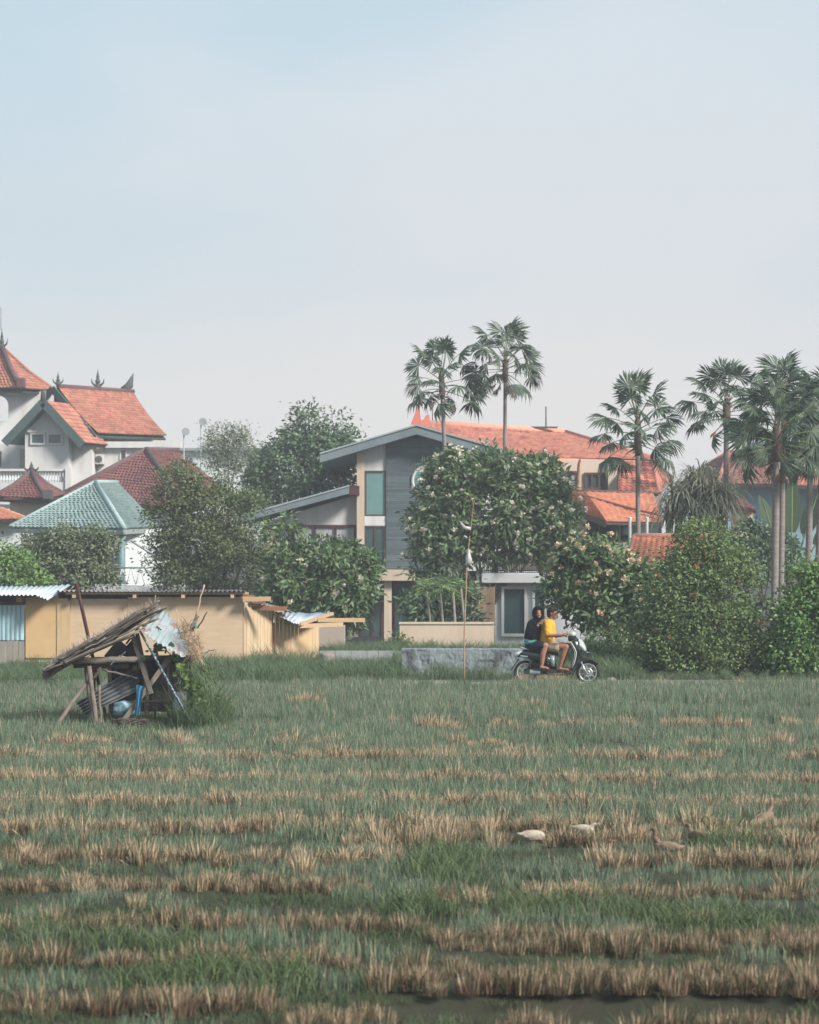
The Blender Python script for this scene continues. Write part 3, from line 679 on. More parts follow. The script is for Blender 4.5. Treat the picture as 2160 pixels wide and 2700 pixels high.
# ---- annex: white flat roofed room with balcony, in front of the house
ZA = 80.0
ax = thing('white_annex', GP(1430, ZA), 'white flat roofed annex with tall window and balcony railing on its roof', 'annex')
b = MB(); M_annex = mat('fresh_white_plaster', (0.70, 0.70, 0.69), .85, (0.62, 0.615, 0.60), scale=.9, lo=.45, hi=.85); b.pwall(1305, 1538, 1700, 1745, ZA, 5); b.build('wall', M_annex, ax)
b = MB(); b.pwall(1270, 1511, 1720, 1537.5, ZA - .4, 6); b.build('roof_slab', M_annex, ax, bevel=.02)
window(ax, 1322, 1546, 1390, 1678, ZA, M_white, M_glassd, .09, 1, 1, .10)
window(ax, 1404, 1548, 1442, 1640, ZA, M_white, M_glassd, .08, 1, 1, .10)
b = MB(); 
for k in range(29):
    x = 1272 + k * 5.1; b.pwall(x, 1459, x + 1.9, 1510.7, ZA + .3, .03)
b.pwall(1270, 1455, 1416, 1459.5, ZA + .28, .07); b.pwall(1270, 1503, 1416, 1506, ZA + .27, .08)
stuff(b.build('railing', M_orn, ax))
b = MB(); b.pwall(1418, 1462, 1540, 1510.6, ZA + .3, .12); b.build('balcony_panel', M_bamb, ax)
b = MB(); 
for k in range(13):
    x = 1250 + k * 4.3; b.pwall(x, 1546 + (k * 7 % 3), x + 3.9, 1730, ZA - 1.5, .04)
bs = b.build('bamboo_screen', M_bamb, None); tag(bs, 'tan bamboo cane screen beside the white annex window', 'screen'); 
# planter wall and low walls
b = MB(); b.pwall(1054, 1644, 1303, 1760, 66, .25); b.pwall(1052, 1641, 1303.5, 1646, 65.97, .32); tag(b.build('garden_wall', M_beige), 'low beige plastered garden wall behind the bamboo flag pole', 'wall')
# stone wall beside the road
sw = thing('stone_wall', GP(1220, 51.9), 'pale grey rough stone retaining wall behind the road', 'wall')
rs = random.Random(9)
a = P(1060, 1711, 51.95); c = P(1388, 1806, 51.95); NX, NZ = 150, 26; vs = []
for k in range(NZ + 1):
    for i_ in range(NX + 1):
        x = a.x + (c.x - a.x) * i_ / NX; z_ = c.z + (a.z - c.z) * k / NZ; v = Vector((x * 5.5, 0, z_ * 6.5)); ce = noise.cell(Vector((x * 4 + .4 * noise.noise(v), 0, z_ * 6)))
        d = .008 * noise.noise(v) + .014 * noise.noise(v * 2.7) + .012 * noise.noise(v * 6) + .012 * ce
        vs.append((x, 51.95 - d, z_ + (.012 * noise.noise(Vector((x * 4, 9, 0))) + .010 * noise.noise(Vector((x * 13, 9, 0))) if k == NZ else 0)))
n0 = len(vs); vs += [(vs[NZ * (NX + 1) + i_][0], 52.3, vs[NZ * (NX + 1) + i_][2]) for i_ in range(NX + 1)]
fs = [(k * (NX + 1) + i_, k * (NX + 1) + i_ + 1, (k + 1) * (NX + 1) + i_ + 1, (k + 1) * (NX + 1) + i_) for k in range(NZ) for i_ in range(NX)] + [(NZ * (NX + 1) + i_, NZ * (NX + 1) + i_ + 1, n0 + i_ + 1, n0 + i_) for i_ in range(NX)]
b = MB(); b.smooth = True; b.add(vs, fs); b.build('wall_face', M_stone, sw, fix=False)
b = MB(); b.box(((a.x + c.x) / 2, 52.2, c.z + .3), (c.x - a.x - .02, .18, .6)); b.build('wall_core', M_block, sw)
# concrete block wall to its left
bw = thing('block_wall', GP(950, 57.5), 'low grey concrete block wall between the sheds and the stone wall', 'wall')
rs = random.Random(4); yy = 1716
while yy < 1790:
    x = 842 - (12 if int(yy) % 2 else 0)
    while x < 1058:
        wd = 42 if rs.random() < .8 else 30
        s = MB(); s.pwall(x + .6, yy + .5, min(x + wd, 1060) - .6, yy + 25, 57.5 + rs.uniform(0, .02), .14); s.build('block', M_beige if (x > 1020 and yy > 1735) else M_block, bw)
        x += wd
    yy += 26
# ---- left: white house with tower
lh = thing('white_villa', GP(180, 125), 'white two storey villa with orange tiled gables and corner tower', 'house')
Zg = 122.0
# main roof
e0, e1, r0, r1 = P(258, 1141, 124), P(440, 1148, 126.8), P(351, 1034, 131), P(153, 1020, 126)
lf = r1 * 2 - e0; lf.z = e0.z; lbk = r0 * 2 - e1; lbk.z = e1.z
hip_roof(lh, [(e0, e1, r0, r1), (lf, lbk, r0, r1)], M_or3, M_greent, .27, .25, .12)
ridge(lh, [r1, r0], M_ridge_d, .14)
b = MB()
for p, q in ((r1, e0), (r1, lf)):
    d = (q - p).normalized(); b.bar(p + Vector((-.25, -.25, -.12)), q + d * .2 + Vector((-.25, -.25, -.15)), .10, .36)
b.build('barge_board', M_greent, lh)
b = MB(); g0 = e0 + Vector((.25, .35, 0)); g1 = lf + Vector((.25, .35, 0)); gt = r1 + Vector((.25, .35, -.3))
b.prism([g0.lerp(gt, .12), gt, g1.lerp(gt, .12)], (.12, .12, 0)); b.build('gable_panel', M_greent, lh)
b = MB(); finial(b, r1 + Vector((0, 0, .1)), .85, .16); b.build('roof_finial', M_orn, lh)
b = MB(); finial(b, r1.lerp(r0, .52) + Vector((0, 0, .1)), 1.25, .20); b.build('roof_finial', M_orn, lh)
b = MB(); b.tube([r0 + Vector((-.5, -.2, .1)), r0 + Vector((-.2, 0, .35)), r0 + Vector((0, .1, 1.0))], [.2, .22, .02], 6); b.build('roof_finial', M_orn, lh)
# wall under the main eave and parapet in front
b = MB(); b.prism([P(240, 1400, 125.6), P(428, 1400, 128.2), P(428, 1149, 128.2), P(240, 1144, 125.6)], (-.4, 2.4, 0)); b.build('wing_wall', M_beige, lh)
b = MB(); b.pwall(181, 1180, 470, 1400, 124.8, .4); b.build('front_wall', M_white, lh)
b = MB(); b.pwall(278, 1164, 475, 1180.5, 124.5, 1.0); b.build('parapet', M_white, lh)
window(lh, 316, 1184, 335, 1222, 124.8, M_white, M_glassd, .07)
ac = thing('air_conditioner', P(258, 1224, 124.4), 'off white air conditioner unit on the white villa wall', 'air conditioner')
b = MB(); b.pwall(251, 1198, 272, 1224, 124.3, .45); b.build('casing', M_ac, ac, bevel=.02)
b = MB(); c = P(260, 1211, 124.28); b.lathe(c, [(.18, .0), (.18, .03), (.03, .04)], 14, 'y'); b.build('fan_grille', M_orn, ac)
b = MB(); b.pwall(250, 1224.3, 272, 1227, 124.35, .5); b.build('bracket', M_brownt, ac)
# front gable block
b = MB(); b.prism([P(66, 1330, Zg), P(181, 1330, Zg), P(181, 1139, Zg), P(114, 1070, Zg), P(66, 1125, Zg)], (0, 4.5, 0)); b.build('gable_wall', M_white, lh)
b = MB(); b.pwall(181.3, 1166, 242, 1340, Zg + 1.2, 2); b.build('side_wall', M_white, lh)
gp0 = P(114, 1056, Zg - .7); gl = P(12, 1163, Zg - .7); gr = P(218, 1167, Zg - .7); dv = Vector((.85, 3.2, 0))
hip_roof(lh, [(gr, gr + dv, gp0 + dv, gp0), (gl + dv, gl, gp0, gp0 + dv)], M_or3, M_greent, .27, .25, .06)
b = MB()
for p, q in ((gp0, gl), (gp0, gr)): b.bar(p + Vector((0, -.12, -.1)), q + Vector((0, -.12, -.12)), .10, .40)
b.build('barge_board', M_greent, lh)
b = MB(); b.tube([gp0 + Vector((0, 0, -.1)), gp0 + Vector((0, -.05, .45)), gp0 + Vector((.1, -.05, .62))], [.16, .10, .02], 6); b.build('roof_finial', M_orn, lh)
window(lh, 80, 1141, 120, 1173, Zg, M_white, M_glassd, .09, 1, 1, .08); window(lh, 124, 1141, 166, 1173, Zg, M_white, M_glassd, .09, 1, 1, .08)
b = MB(); b.pwall(72, 1134, 172, 1140, Zg - .12, .14); b.build('window_hood', M_white, lh)
# tower
T0, T1, T2 = P(5, 916, 128), P(55, 1023, 124), P(145, 1030, 127.2); T3 = P(-130, 1023, 126.5); Tb = T3 + (T2 - T1)
hip_roof(lh, [(T3, T1, T0), (T1, T2, T0), (T2, Tb, T0)], M_or3, M_greent, .27, .25, .14)
ridge(lh, [T0, T0.lerp(T1, .5) + Vector((0, 0, -.14)), T1 + Vector((0, 0, .05))], M_ridge_d, .16); ridge(lh, [T0, T0.lerp(T2, .5) + Vector((0, 0, -.12)), T2], M_or3, .09)
b = MB(); b.box(T1 + Vector((0, 0, .25)), (.45, .45, .55)); b.build('corner_ornament', M_ridge_d, lh, bevel=.08)
b = MB(); finial(b, T0 + Vector((0, 0, -.05)), 1.3, .18); b.tube([T0 + Vector((-.05, 0, .9)), T0 + Vector((-.05, 0, 2.1))], .015, 5); b.build('roof_finial', M_orn, lh)
Zt = 126.0
b = MB(); b.pwall(22, 1031, 141, 1170, Zt, .5); b.pwall(-130, 1031, -40, 1110, Zt, .5); b.pwall(-130, 1110, 21.7, 1170, Zt + .004, .5)
arch = [P(-40, 1031, Zt), P(22, 1031, Zt), P(22, 1068, Zt)] + [P(-9 + 31 * math.cos(t), 1068 - 26 * math.sin(t), Zt) for t in [PI * k / 10 for k in range(0, 11)]][1:-1] + [P(-40, 1068, Zt)]
b.prism(arch, (0, .5, 0)); b.build('tower_wall', M_white, lh)
b = MB(); b.pwall(-130, 1170, 66, 1340, Zt - 1.5, 2); b.build('lower_wall', M_white, lh)
window(lh, -8, 1186, 9, 1236, Zt - 1.5, M_white, M_glassd, .08)
b = MB(); b.pwall(52, 1183, 64, 1238, Zt - 1.6, .1); b.build('door_recess', M_beiged, lh)
# balcony parapet with balusters
b = MB(); b.pwall(-100, 1236, 183, 1242, 118.5, .4); b.pwall(-100, 1272, 183, 1330, 118.5, .4); b.pwall(172, 1233, 186, 1330, 118.4, .45); b.build('balcony_parapet', M_white, lh)
b = MB()
for k in range(36):
    p = P(-96 + k * 7.6, 1272, 118.7); b.lathe(p, [(.05, 0), (.09, .12), (.04, .35), (.07, .54)], 6)
stuff(b.build('baluster', M_whiteb, lh))
# potted plant stays out of sight; pavilion in front
pv = thing('tiled_pavilion', GP(80, 112), 'small pavilion with brown red tiled pyramid roof and dark finial', 'pavilion')
A, Nn, R_, Lc = P(83, 1244, 113.5), P(126, 1315, 110.5), P(169, 1304, 114), P(-12, 1309, 112)
hip_roof(pv, [(Lc, Nn, A), (Nn, R_, A)], M_red, M_brownt, .25, .24, .10)
for q in (Nn, R_, Lc): ridge(pv, [A, A.lerp(q, .5) + Vector((0, 0, -.10)), q], M_ridge_d, .12)
b = MB(); finial(b, A, .62, .20); b.box(Nn + Vector((0, 0, .2)), (.4, .4, .4)); b.build('roof_finial', M_orn, pv)
b = MB(); b.pwall(26, 1318, 138, 1420, 112, 2.5); b.build('wall', M_beige, pv)
b = MB(); b.pwall(10, 1311, 150, 1318, 111.2, 2.5); b.build('eave_beam', M_brownt, pv)
# bright small roof at the far left edge
ob = thing('small_house', GP(0, 98), 'small white house with bright orange roof at the left edge', 'house')
A, Nn, Lc, Rb = P(-30, 1328, 100), P(70, 1368, 98), P(-140, 1368, 98), P(60, 1362, 104)
hip_roof(ob, [(Lc, Nn, A), (Nn, Rb, A)], M_or2, M_brownt, .24, .22)
b = MB(); b.pwall(-140, 1370, 60, 1560, 98.6, 4); b.build('wall', M_whiteb, ob)
window(ob, 0, 1396, 14, 1412, 98.6, M_white, M_glassd, .05)
# dark red roofed house
dr = thing('red_roof_house', GP(400, 112), 'house with large dark red hipped roof behind the brownish tree', 'house')
r0, r1 = P(386, 1187, 118), P(468, 1189, 121); Lc, Nn, Rc = P(160, 1308, 116), P(500, 1345, 110), P(600, 1300, 121)
hip_roof(dr, [(Lc, Nn, r0), (Nn, Rc, r1, r0)], M_red, M_brownt, .27, .25)
ridge(dr, [r0, r1], M_ridge_d, .15); ridge(dr, [r0, Lc], M_ridge_d, .15); ridge(dr, [r0, Nn], M_ridge_d, .15)
b = MB(); b.prism([P(190, 1420, 115.5), P(490, 1440, 111), P(490, 1345, 111), P(190, 1309, 115.5)], (1, 4, 0)); b.build('wall', M_whiteb, dr)
# green roofed house
gh = thing('green_roof_house', GP(240, 88), 'pale house with grey green tiled hip roof and outside stair', 'house')
r0, r1 = P(252, 1273, 93), P(309, 1274, 95.5); Lc, Nn, Rc = P(26, 1391, 90), P(328, 1394, 86.5), P(420, 1389, 94)
hip_roof(gh, [(Lc, Nn, r0), (Nn, Rc, r1, r0)], M_grn, M_beiged, .24, .22)
ridge(gh, [r0, r1], M_ridge_g, .10); ridge(gh, [r0, Nn], M_ridge_g, .10); ridge(gh, [r0, Lc], M_ridge_g, .09)
b = MB(); b.bar(Lc + Vector((0, 0, -.12)), Nn + Vector((0, 0, -.12)), .08, .16); b.bar(Nn + Vector((0, 0, -.12)), Rc + Vector((0, 0, -.12)), .08, .16); b.build('fascia', mat('grey_fascia', (0.30, 0.34, 0.33), .8, (0.24, .27, .27)), gh)
b = MB(); b.pwall(86, 1398, 297, 1580, 89.6, 3); b.build('front_wall', M_beiged, gh)  # shadow on this side is put into the darker beige
b = MB(); b.pwall(297.4, 1398, 313, 1600, 89.0, 3); b.build('pilaster', M_whiteb, gh)
b = MB(); b.prism([P(313.5, 1600, 88.6), P(430, 1600, 93), P(430, 1394, 93), P(313.5, 1398, 88.6)], (.3, .4, 0)); b.build('side_wall', M_whiteb, gh)
b = MB(); b.pwall(120, 1412, 290, 1440, 89.52, .08); b.build('shutter', mat('grey_shutter', (0.30, 0.27, 0.25), .8, (.26, .24, .22), scale=2), gh)
b = MB(); b.tube([P(321, 1394, 86.9), P(321, 1620, 86.9)], .13, 10); b.build('column', M_steel, gh)
b = MB(); b.tube([P(345, 1426, 87.4), P(412, 1468, 87.4)], .04, 5); b.build('stair_brace', M_steelp, gh)
# stair landing and zigzag railing
b = MB(); b.pwall(240, 1543, 480, 1600, 85.2, 1.2); b.build('landing', M_whiteb, gh)
b = MB(); zr = 84.9
for (x0, x1, yt, yb) in ((262, 382, 1497, 1543), (402, 476, 1527, 1560)):
    n = int((x1 - x0) / 12); pw = [P(x0 + (x1 - x0) * k / n, yt if k % 2 else yb, zr) for k in range(n + 1)]
    for p, q in zip(pw[:-1], pw[1:]): b.tube([p, q], .018, 4)
    b.tube([P(x0, yb, zr), P(x1, yb, zr)], .025, 5)
stuff(b.build('railing_bars', M_white, gh))
b = MB(); b.tube([P(262, 1497, zr), P(380, 1497, zr), P(402, 1527, zr), P(476, 1527, zr)], .035, 6); b.build('handrail', M_steel, gh)
# far flat building
fb = thing('far_building', GP(600, 170), 'far grey green flat roofed building between the trees', 'building')
b = MB(); b.pwall(440, 1188, 730, 1420, 170, 10); b.build('wall', M_whiteb, fb)
b = MB(); b.pwall(435, 1181, 735, 1188, 169.5, 11); b.build('roof_edge', mat('grey_green_edge', (0.24, 0.29, 0.28), .8, (.2, .25, .24)), fb)
# antenna masts
for px, pt, pb, lb, s in ((485, 1132, 1330, 'thin mast with small dish beside the red roof', 1), (530, 1106, 1240, 'taller thin mast with small dish above the feathery tree', 1)):
    t = thing('antenna_mast', GP(px, 106), lb, 'mast')
    b = MB(); b.tube([GP(px, 106), P(px, pt, 106)], .03, 6); b.build('pole', M_steelp, t)
    b = MB(); c = P(px + 5, pt + 6, 105.9); b.lathe(c, [(.02, .10), (.10, .08), (.16, .02), (.17, -.02)], 12, 'y'); b.build('dish', M_steelp, t)
    b = MB(); b.bar(P(px - 6, pt + 3, 106), P(px + 5, pt + 3, 106), .03, .03); b.build('cross_arm', M_steelp, t)
# ---- right: blue house and roofs
rh = thing('blue_house', GP(2020, 115), 'blue walled house with weathered brown tiled roof behind the palms', 'house')
r0, r1 = P(1921, 1195, 119), P(2085, 1195, 119); e0, e1 = P(1893, 1276, 114.5), P(2112, 1276, 114.5); bk = P(1842, 1243, 121)
hip_roof(rh, [(e0, e1, r1, r0), (e0, bk, r0)], M_brn, M_brownt, .27, .26)
ridge(rh, [r0, r1], M_or1, .14); ridge(rh, [r0, e0], M_or1, .12); ridge(rh, [r0, bk], M_or1, .12)
b = MB(); b.pwall(1905, 1277, 2110, 1480, 115.5, 5); b.build('wall', M_bluew, rh)
r0, r1, e0, e1 = P(2105, 1243, 119), P(2260, 1240, 119), P(2088, 1279, 114.0), P(2260, 1279, 114.0)
hip_roof(rh, [(e0, e1, r1, r0)], M_or1, M_brownt, .27, .25); ridge(rh, [r0, e0], M_ridge_p, .11)
b = MB(); b.pwall(2110.5, 1280, 2260, 1480, 115.6, 5); b.build('side_wall', M_bluew, rh)
tb = thing('teal_roof_house', GP(1990, 132), 'far house with teal roof peeking above the brown roof', 'house')
r0, e0, e1 = P(1985, 1166, 134), P(1930, 1200, 131), P(2060, 1200, 131); 
hip_roof(tb, [(e0, e1, P(2025, 1166, 134), r0)], mat('teal_tile', (0.13, 0.27, 0.33), .8, (.1, .22, .27), island=.1), M_dark, .3, .3)
b = MB(); b.pwall(1940, 1201, 2050, 1440, 132, 4); b.build('wall', M_whiteb, tb)
sg = thing('shrine_gate', GP(1965, 100), 'small cream gate post with maroon tiled cap beside the blue house', 'gate')
b = MB(); b.pwall(1935, 1348, 1985, 1440, 100, .8); b.pwall(1930, 1342, 1992, 1349, 99.8, 1.1); b.build('post', M_beige, sg)
hip_roof(sg, [(P(1925, 1330, 99.4), P(1996, 1345, 99.4), P(1955, 1308, 100.4))], M_red, M_maroon, .2, .2)
b = MB(); b.pwall(1940, 1322, 1975, 1342, 99.9, .8); b.build('cap_base', M_maroon, sg)
# tiled roof of the garden shelter in front of the porch
gs = thing('garden_shelter', GP(1740, 72), 'low garden shelter with bright orange tiled roof beside the flowering shrub', 'shelter')
e0, e1, r1, r0 = P(1655, 1490, 70.2), P(1900, 1490, 70.2), P(1890, 1416, 72.6), P(1672, 1416, 72.6)
hip_roof(gs, [(e0, e1, r1, r0), (r0 * 2 - e0 + Vector((0, 0, -1.0)), e0, r0)] if False else [(e0, e1, r1, r0)], M_or2, M_brownt, .17, .17)
ridge(gs, [r0, r1], M_ridge_p, .10); ridge(gs, [r0, e0], M_or2, .07)
for x in (1665, 1885):
    b = MB(); b.tube([GP(x, 71.2), P(x, 1470, 71.2)], .06, 6); b.build('post', M_brownt, gs)
for x, lb in ((1661, 'pale curved lamp post left of the garden palm'), (1706, 'pale curved lamp post right of the garden palm')):
    t = thing('garden_post', GP(x, 78), lb, 'post')
    b = MB(); b.tube([GP(x, 78), P(x, 1375, 78), P(x + 2, 1366, 78), P(x - 6, 1364, 78)], [.06, .05, .05, .03], 6); b.build('shaft', M_white, t)
# ------------------------------------------------------------------ trees and shrubs
M_bark = mat('bark', (0.13, 0.11, 0.09), 0.95, (0.08, 0.07, 0.06), scale=8, bump=.6)
M_barkp = mat('pale_bark', (0.24, 0.22, 0.19), 0.95, (0.16, 0.145, 0.125), scale=8, bump=.5)
M_lf_dark = mat('leaf_dark', (0.074, 0.131, 0.070), 0.5, (0.114, 0.184, 0.088), scale=.9, island=.45, trans=.25, spec=.45)
M_lf_mid = mat('leaf_mid', (0.105, 0.184, 0.070), 0.55, (0.166, 0.245, 0.096), scale=.9, island=.45, trans=.3, spec=.4)
M_lf_olive = mat('leaf_olive', (0.115, 0.165, 0.070), 0.65, (0.150, 0.180, 0.088), scale=.8, island=.45, trans=.28, spec=.3)
M_lf_dusty = mat('leaf_dusty', (0.155, 0.205, 0.120), 0.7, (0.195, 0.225, 0.145), scale=.8, island=.4, trans=.25, spec=.25)
M_lf_bush = mat('leaf_bush', (0.120, 0.205, 0.072), 0.6, (0.175, 0.235, 0.098), scale=1.1, island=.5, trans=.3, spec=.35)
M_lf_fresh = mat('leaf_fresh', (0.122, 0.254, 0.070), 0.55, (0.193, 0.315, 0.105), scale=1.1, island=.4, trans=.35, spec=.4)
M_lf_plum = mat('leaf_plumeria', (0.088, 0.161, 0.066), 0.5, (0.149, 0.227, 0.096), scale=1.0, island=.45, trans=.28, spec=.45)
M_palm = mat('palm_leaf', (0.072, 0.108, 0.072), 0.55, (0.095, 0.135, 0.086), scale=1.5, island=.35, trans=.22, spec=.4)
M_palmd = mat('palm_leaf_dead', (0.26, 0.135, 0.085), 0.85, (0.20, 0.115, 0.075), scale=2, island=.3, trans=.2)
M_palmy = mat('strap_leaf', (0.34, 0.35, 0.24), 0.6, (0.48, 0.47, 0.34), scale=1.2, island=.4, trans=.25, spec=.4)
M_trunk = mat('palm_trunk', (0.26, 0.225, 0.205), 0.95, (0.19, 0.165, 0.15), scale=3, stretch=(1, 1, 5), bump=.6, bscale=14)
M_boot = mat('palm_boots', (0.13, 0.095, 0.075), 0.95, (0.08, 0.06, 0.05), scale=6, bump=.8)
M_flw = mat('white_petal', (0.82, 0.79, 0.70), 0.6, (0.72, 0.66, 0.52), scale=9, trans=.25)
M_flc = mat('cream_petal', (0.74, 0.63, 0.45), 0.6, (0.66, 0.48, 0.33), scale=9, trans=.25)
M_flo = mat('orange_petal', (0.62, 0.22, 0.10), 0.6, (0.60, 0.28, 0.20), scale=9, trans=.25)

def leaf_quads(rg, Pc, D, L, W, Nn=None):
    """Pc (n,3) leaf bases, D (n,3) unit directions"""
    n = len(Pc); rv = rg.normal(size=(n, 3)) if Nn is None else Nn; S = np.cross(D, rv); S /= np.linalg.norm(S, axis=1, keepdims=True) + 1e-9
    U = np.cross(S, D); l = (L * rg.uniform(.6, 1.25, n))[:, None]; w_ = (W * rg.uniform(.7, 1.2, n))[:, None]
    m = Pc + D * l * .48
    V_ = np.stack([Pc, m + S * w_ / 2 + U * w_ * .15, Pc + D * l - U * l * .10, m - S * w_ / 2 + U * w_ * .15], 1).reshape(-1, 3)
    return V_, np.arange(4 * n).reshape(-1, 4)
def crown_points(rg, blobs, z, nsub, depth=.8):
    """clump centres and outward normals over a set of pixel ellipses at distance z"""
    k = z / F; A = np.array([b_[2] * b_[3] for b_ in blobs], float); pick = rg.choice(len(blobs), nsub, p=A / A.sum())
    cen = []; nor = []
    u = rg.normal(size=(nsub, 3)); u /= np.linalg.norm(u, axis=1, keepdims=True)
    rad = rg.uniform(.42, 1.06, nsub) ** .5
    for i in range(nsub):
        b_ = blobs[pick[i]]; c = P(b_[0], b_[1], z + (b_[4] if len(b_) > 4 else 0)); rx, rz = b_[2] * k, b_[3] * k; ry = (rx + rz) / 2 * depth
        cen.append((c.x + u[i, 0] * rx * rad[i], c.y + u[i, 1] * ry * rad[i], c.z + u[i, 2] * rz * rad[i])); nor.append(u[i])
    return np.array(cen), np.array(nor)
def tree(name, label, blobs, z, lm, nsub, per, L, W, base_px, seed, cr=.28, group=None, droop=.0, trunk_r=.12, bark=None, flat=.75, up=.25, cat='tree', limbs=True, base_split=1, leafname='crown', bz=None):
    rg = np.random.default_rng(seed); g = GP(base_px, z); t = thing(name, g, label, cat, group)
    cen, nor = crown_points(rg, blobs, z, nsub)
    keep = cen[:, 2] > gz(0, z) + .05; cen = cen[keep]; nor = nor[keep]
    idx = np.repeat(np.arange(len(cen)), per); n = len(idx)
    off = rg.normal(size=(n, 3)) * cr * .55 * rg.uniform(.6, 1.3, len(cen))[idx][:, None]; off[:, 2] *= flat
    D = nor[idx] * .6 + off / (cr * .6) * .7 + rg.normal(size=(n, 3)) * .45; D[:, 2] += up - droop
    D /= np.linalg.norm(D, axis=1, keepdims=True)
    Nn = off / (np.linalg.norm(off, axis=1, keepdims=True) + 1e-6) * .8 + nor[idx] * .45 + rg.normal(size=(n, 3)) * .45; Nn[:, 2] += .45
    Nn /= np.linalg.norm(Nn, axis=1, keepdims=True); D = D - Nn * (D * Nn).sum(1, keepdims=True) * .75; D /= np.linalg.norm(D, axis=1, keepdims=True)
    V_, Q_ = leaf_quads(rg, cen[idx] + off, D, L, W, Nn)
    np_mesh(leafname, V_, Q_, lm, t)
    if limbs:
        rr_ = random.Random(seed); b = MB()
        for s in range(base_split):
            bx = g + Vector(((s - (base_split - 1) / 2) * .35, 0, -.05)); 
            top = P(sum(q[0] for q in blobs) / len(blobs), max(q[1] for q in blobs), z)
            mid = bx.lerp(top, .55) + Vector((rr_.uniform(-.2, .2), rr_.uniform(-.2, .2), 0))
            b.tube([bx, bx.lerp(mid, .5) + Vector((rr_.uniform(-.1, .1), 0, 0)), mid], [trunk_r, trunk_r * .8, trunk_r * .65], 7)
            for k, q in enumerate(blobs):
                if k % base_split != s: continue
                e = P(q[0], q[1] - q[3] * .2, z); m2 = mid.lerp(e, .5) + Vector((rr_.uniform(-.2, .2), rr_.uniform(-.3, .3), rr_.uniform(-.1, .25)))
                b.tube([mid - Vector((0, 0, .1)), m2, e], [trunk_r * .5, trunk_r * .33, trunk_r * .12], 5)
        b.build('trunk', bark or M_bark, t)
    return t, cen, nor
def blossom_mesh(name, m, rad, petals, rg):
    Pc = np.zeros((petals, 3)); D = rg.normal(size=(petals, 3)); D[:, 2] = np.abs(D[:, 2]) * .6; D /= np.linalg.norm(D, axis=1, keepdims=True)
    V_, Q_ = leaf_quads(rg, Pc + rg.normal(size=(petals, 3)) * rad * .35, D, rad, rad * 1.0)
    me = bpy.data.meshes.new(name); me.from_pydata(V_.tolist(), [], Q_.tolist()); me.materials.append(m); return me
rgb = np.random.default_rng(21)
BLW = [blossom_mesh('blossom', M_flw, .085, 30, rgb) for _ in range(4)]; BLC = [blossom_mesh('blossom', M_flc, .075, 22, rgb) for _ in range(4)]; BLO = [blossom_mesh('blossom', M_flo, .06, 10, rgb) for _ in range(3)]
def blossoms(t, cen, nor, meshes, n, seed, z, push=.34, lo=-.5):
    rr_ = random.Random(seed); ok = [i for i in range(len(cen)) if nor[i][1] < .25 and nor[i][2] > lo]; rr_.shuffle(ok)
    for i in ok[:n]:
        p = Vector(cen[i]) + Vector(nor[i]) * push * rr_.uniform(.6, 1.2); s = rr_.uniform(.7, 1.2)
        linked('blossom', rr_.choice(meshes), t, p, (rr_.uniform(-.5, .5), rr_.uniform(-.5, .5), rr_.uniform(0, 6.28)), (s, s, s))

tree('leafy_tree', 'dense dark green tree rising behind the left wing of the main house',
     [(800, 1160, 62, 55), (760, 1225, 100, 75), (865, 1205, 75, 65), (850, 1285, 90, 60), (720, 1290, 75, 55), (815, 1100, 26, 20), (880, 1120, 24, 24), (918, 1160, 30, 20), (690, 1230, 40, 30), (680, 1330, 50, 40)], 108, M_lf_dark, 210, 70, .22, .11, 790, 101, cr=.52, trunk_r=.2)
tree('feathery_tree', 'sparse feathery brownish tree beside the antenna mast', [(600, 1150, 62, 36), (622, 1195, 46, 45), (570, 1190, 40, 38), (590, 1235, 40, 40), (640, 1150, 28, 28)], 104, M_lf_dusty, 150, 26, .15, .05, 600, 102, cr=.36, trunk_r=.08)
tree('broad_tree', 'olive green broad tree between the green roof and the lean-to roof',
     [(470, 1285, 62, 70), (440, 1385, 48, 95), (540, 1340, 80, 75), (600, 1400, 62, 80), (530, 1450, 110, 90), (610, 1500, 90, 90), (500, 1530, 85, 60), (455, 1480, 60, 70), (660, 1450, 45, 60), (640, 1340, 50, 45)], 75, M_lf_olive, 330, 78, .13, .055, 540, 103, cr=.38, trunk_r=.15)
t, cen, nor = tree('plumeria_tree', 'dark plumeria tree with few white flowers in front of the lean-to wing',
     [(860, 1475, 105, 50), (780, 1540, 80, 65), (900, 1560, 95, 75), (965, 1505, 38, 48), (800, 1615, 95, 40), (725, 1590, 40, 55), (760, 1475, 55, 40), (740, 1385, 55, 22), (870, 1630, 90, 35)], 73, M_lf_plum, 300, 34, .26, .085, 850, 104, cr=.26, trunk_r=.11)
blossoms(t, cen, nor, BLW, 24, 1, 73)
t, cen, nor = tree('plumeria_tree', 'large round plumeria tree covered in white flowers before the slatted gable',
     [(1200, 1245, 78, 48), (1310, 1240, 110, 52), (1420, 1262, 80, 60), (1455, 1330, 68, 60), (1180, 1330, 78, 70), (1300, 1340, 130, 90), (1130, 1375, 46, 60), (1400, 1395, 100, 62), (1495, 1385, 38, 52), (1190, 1430, 98, 55), (1300, 1445, 92, 45), (1140, 1475, 55, 40), (1440, 1440, 60, 40)], 80, M_lf_plum, 560, 38, .27, .085, 1250, 105, cr=.29, trunk_r=.12, bark=M_barkp, base_split=3)
blossoms(t, cen, nor, BLW, 230, 2, 80)
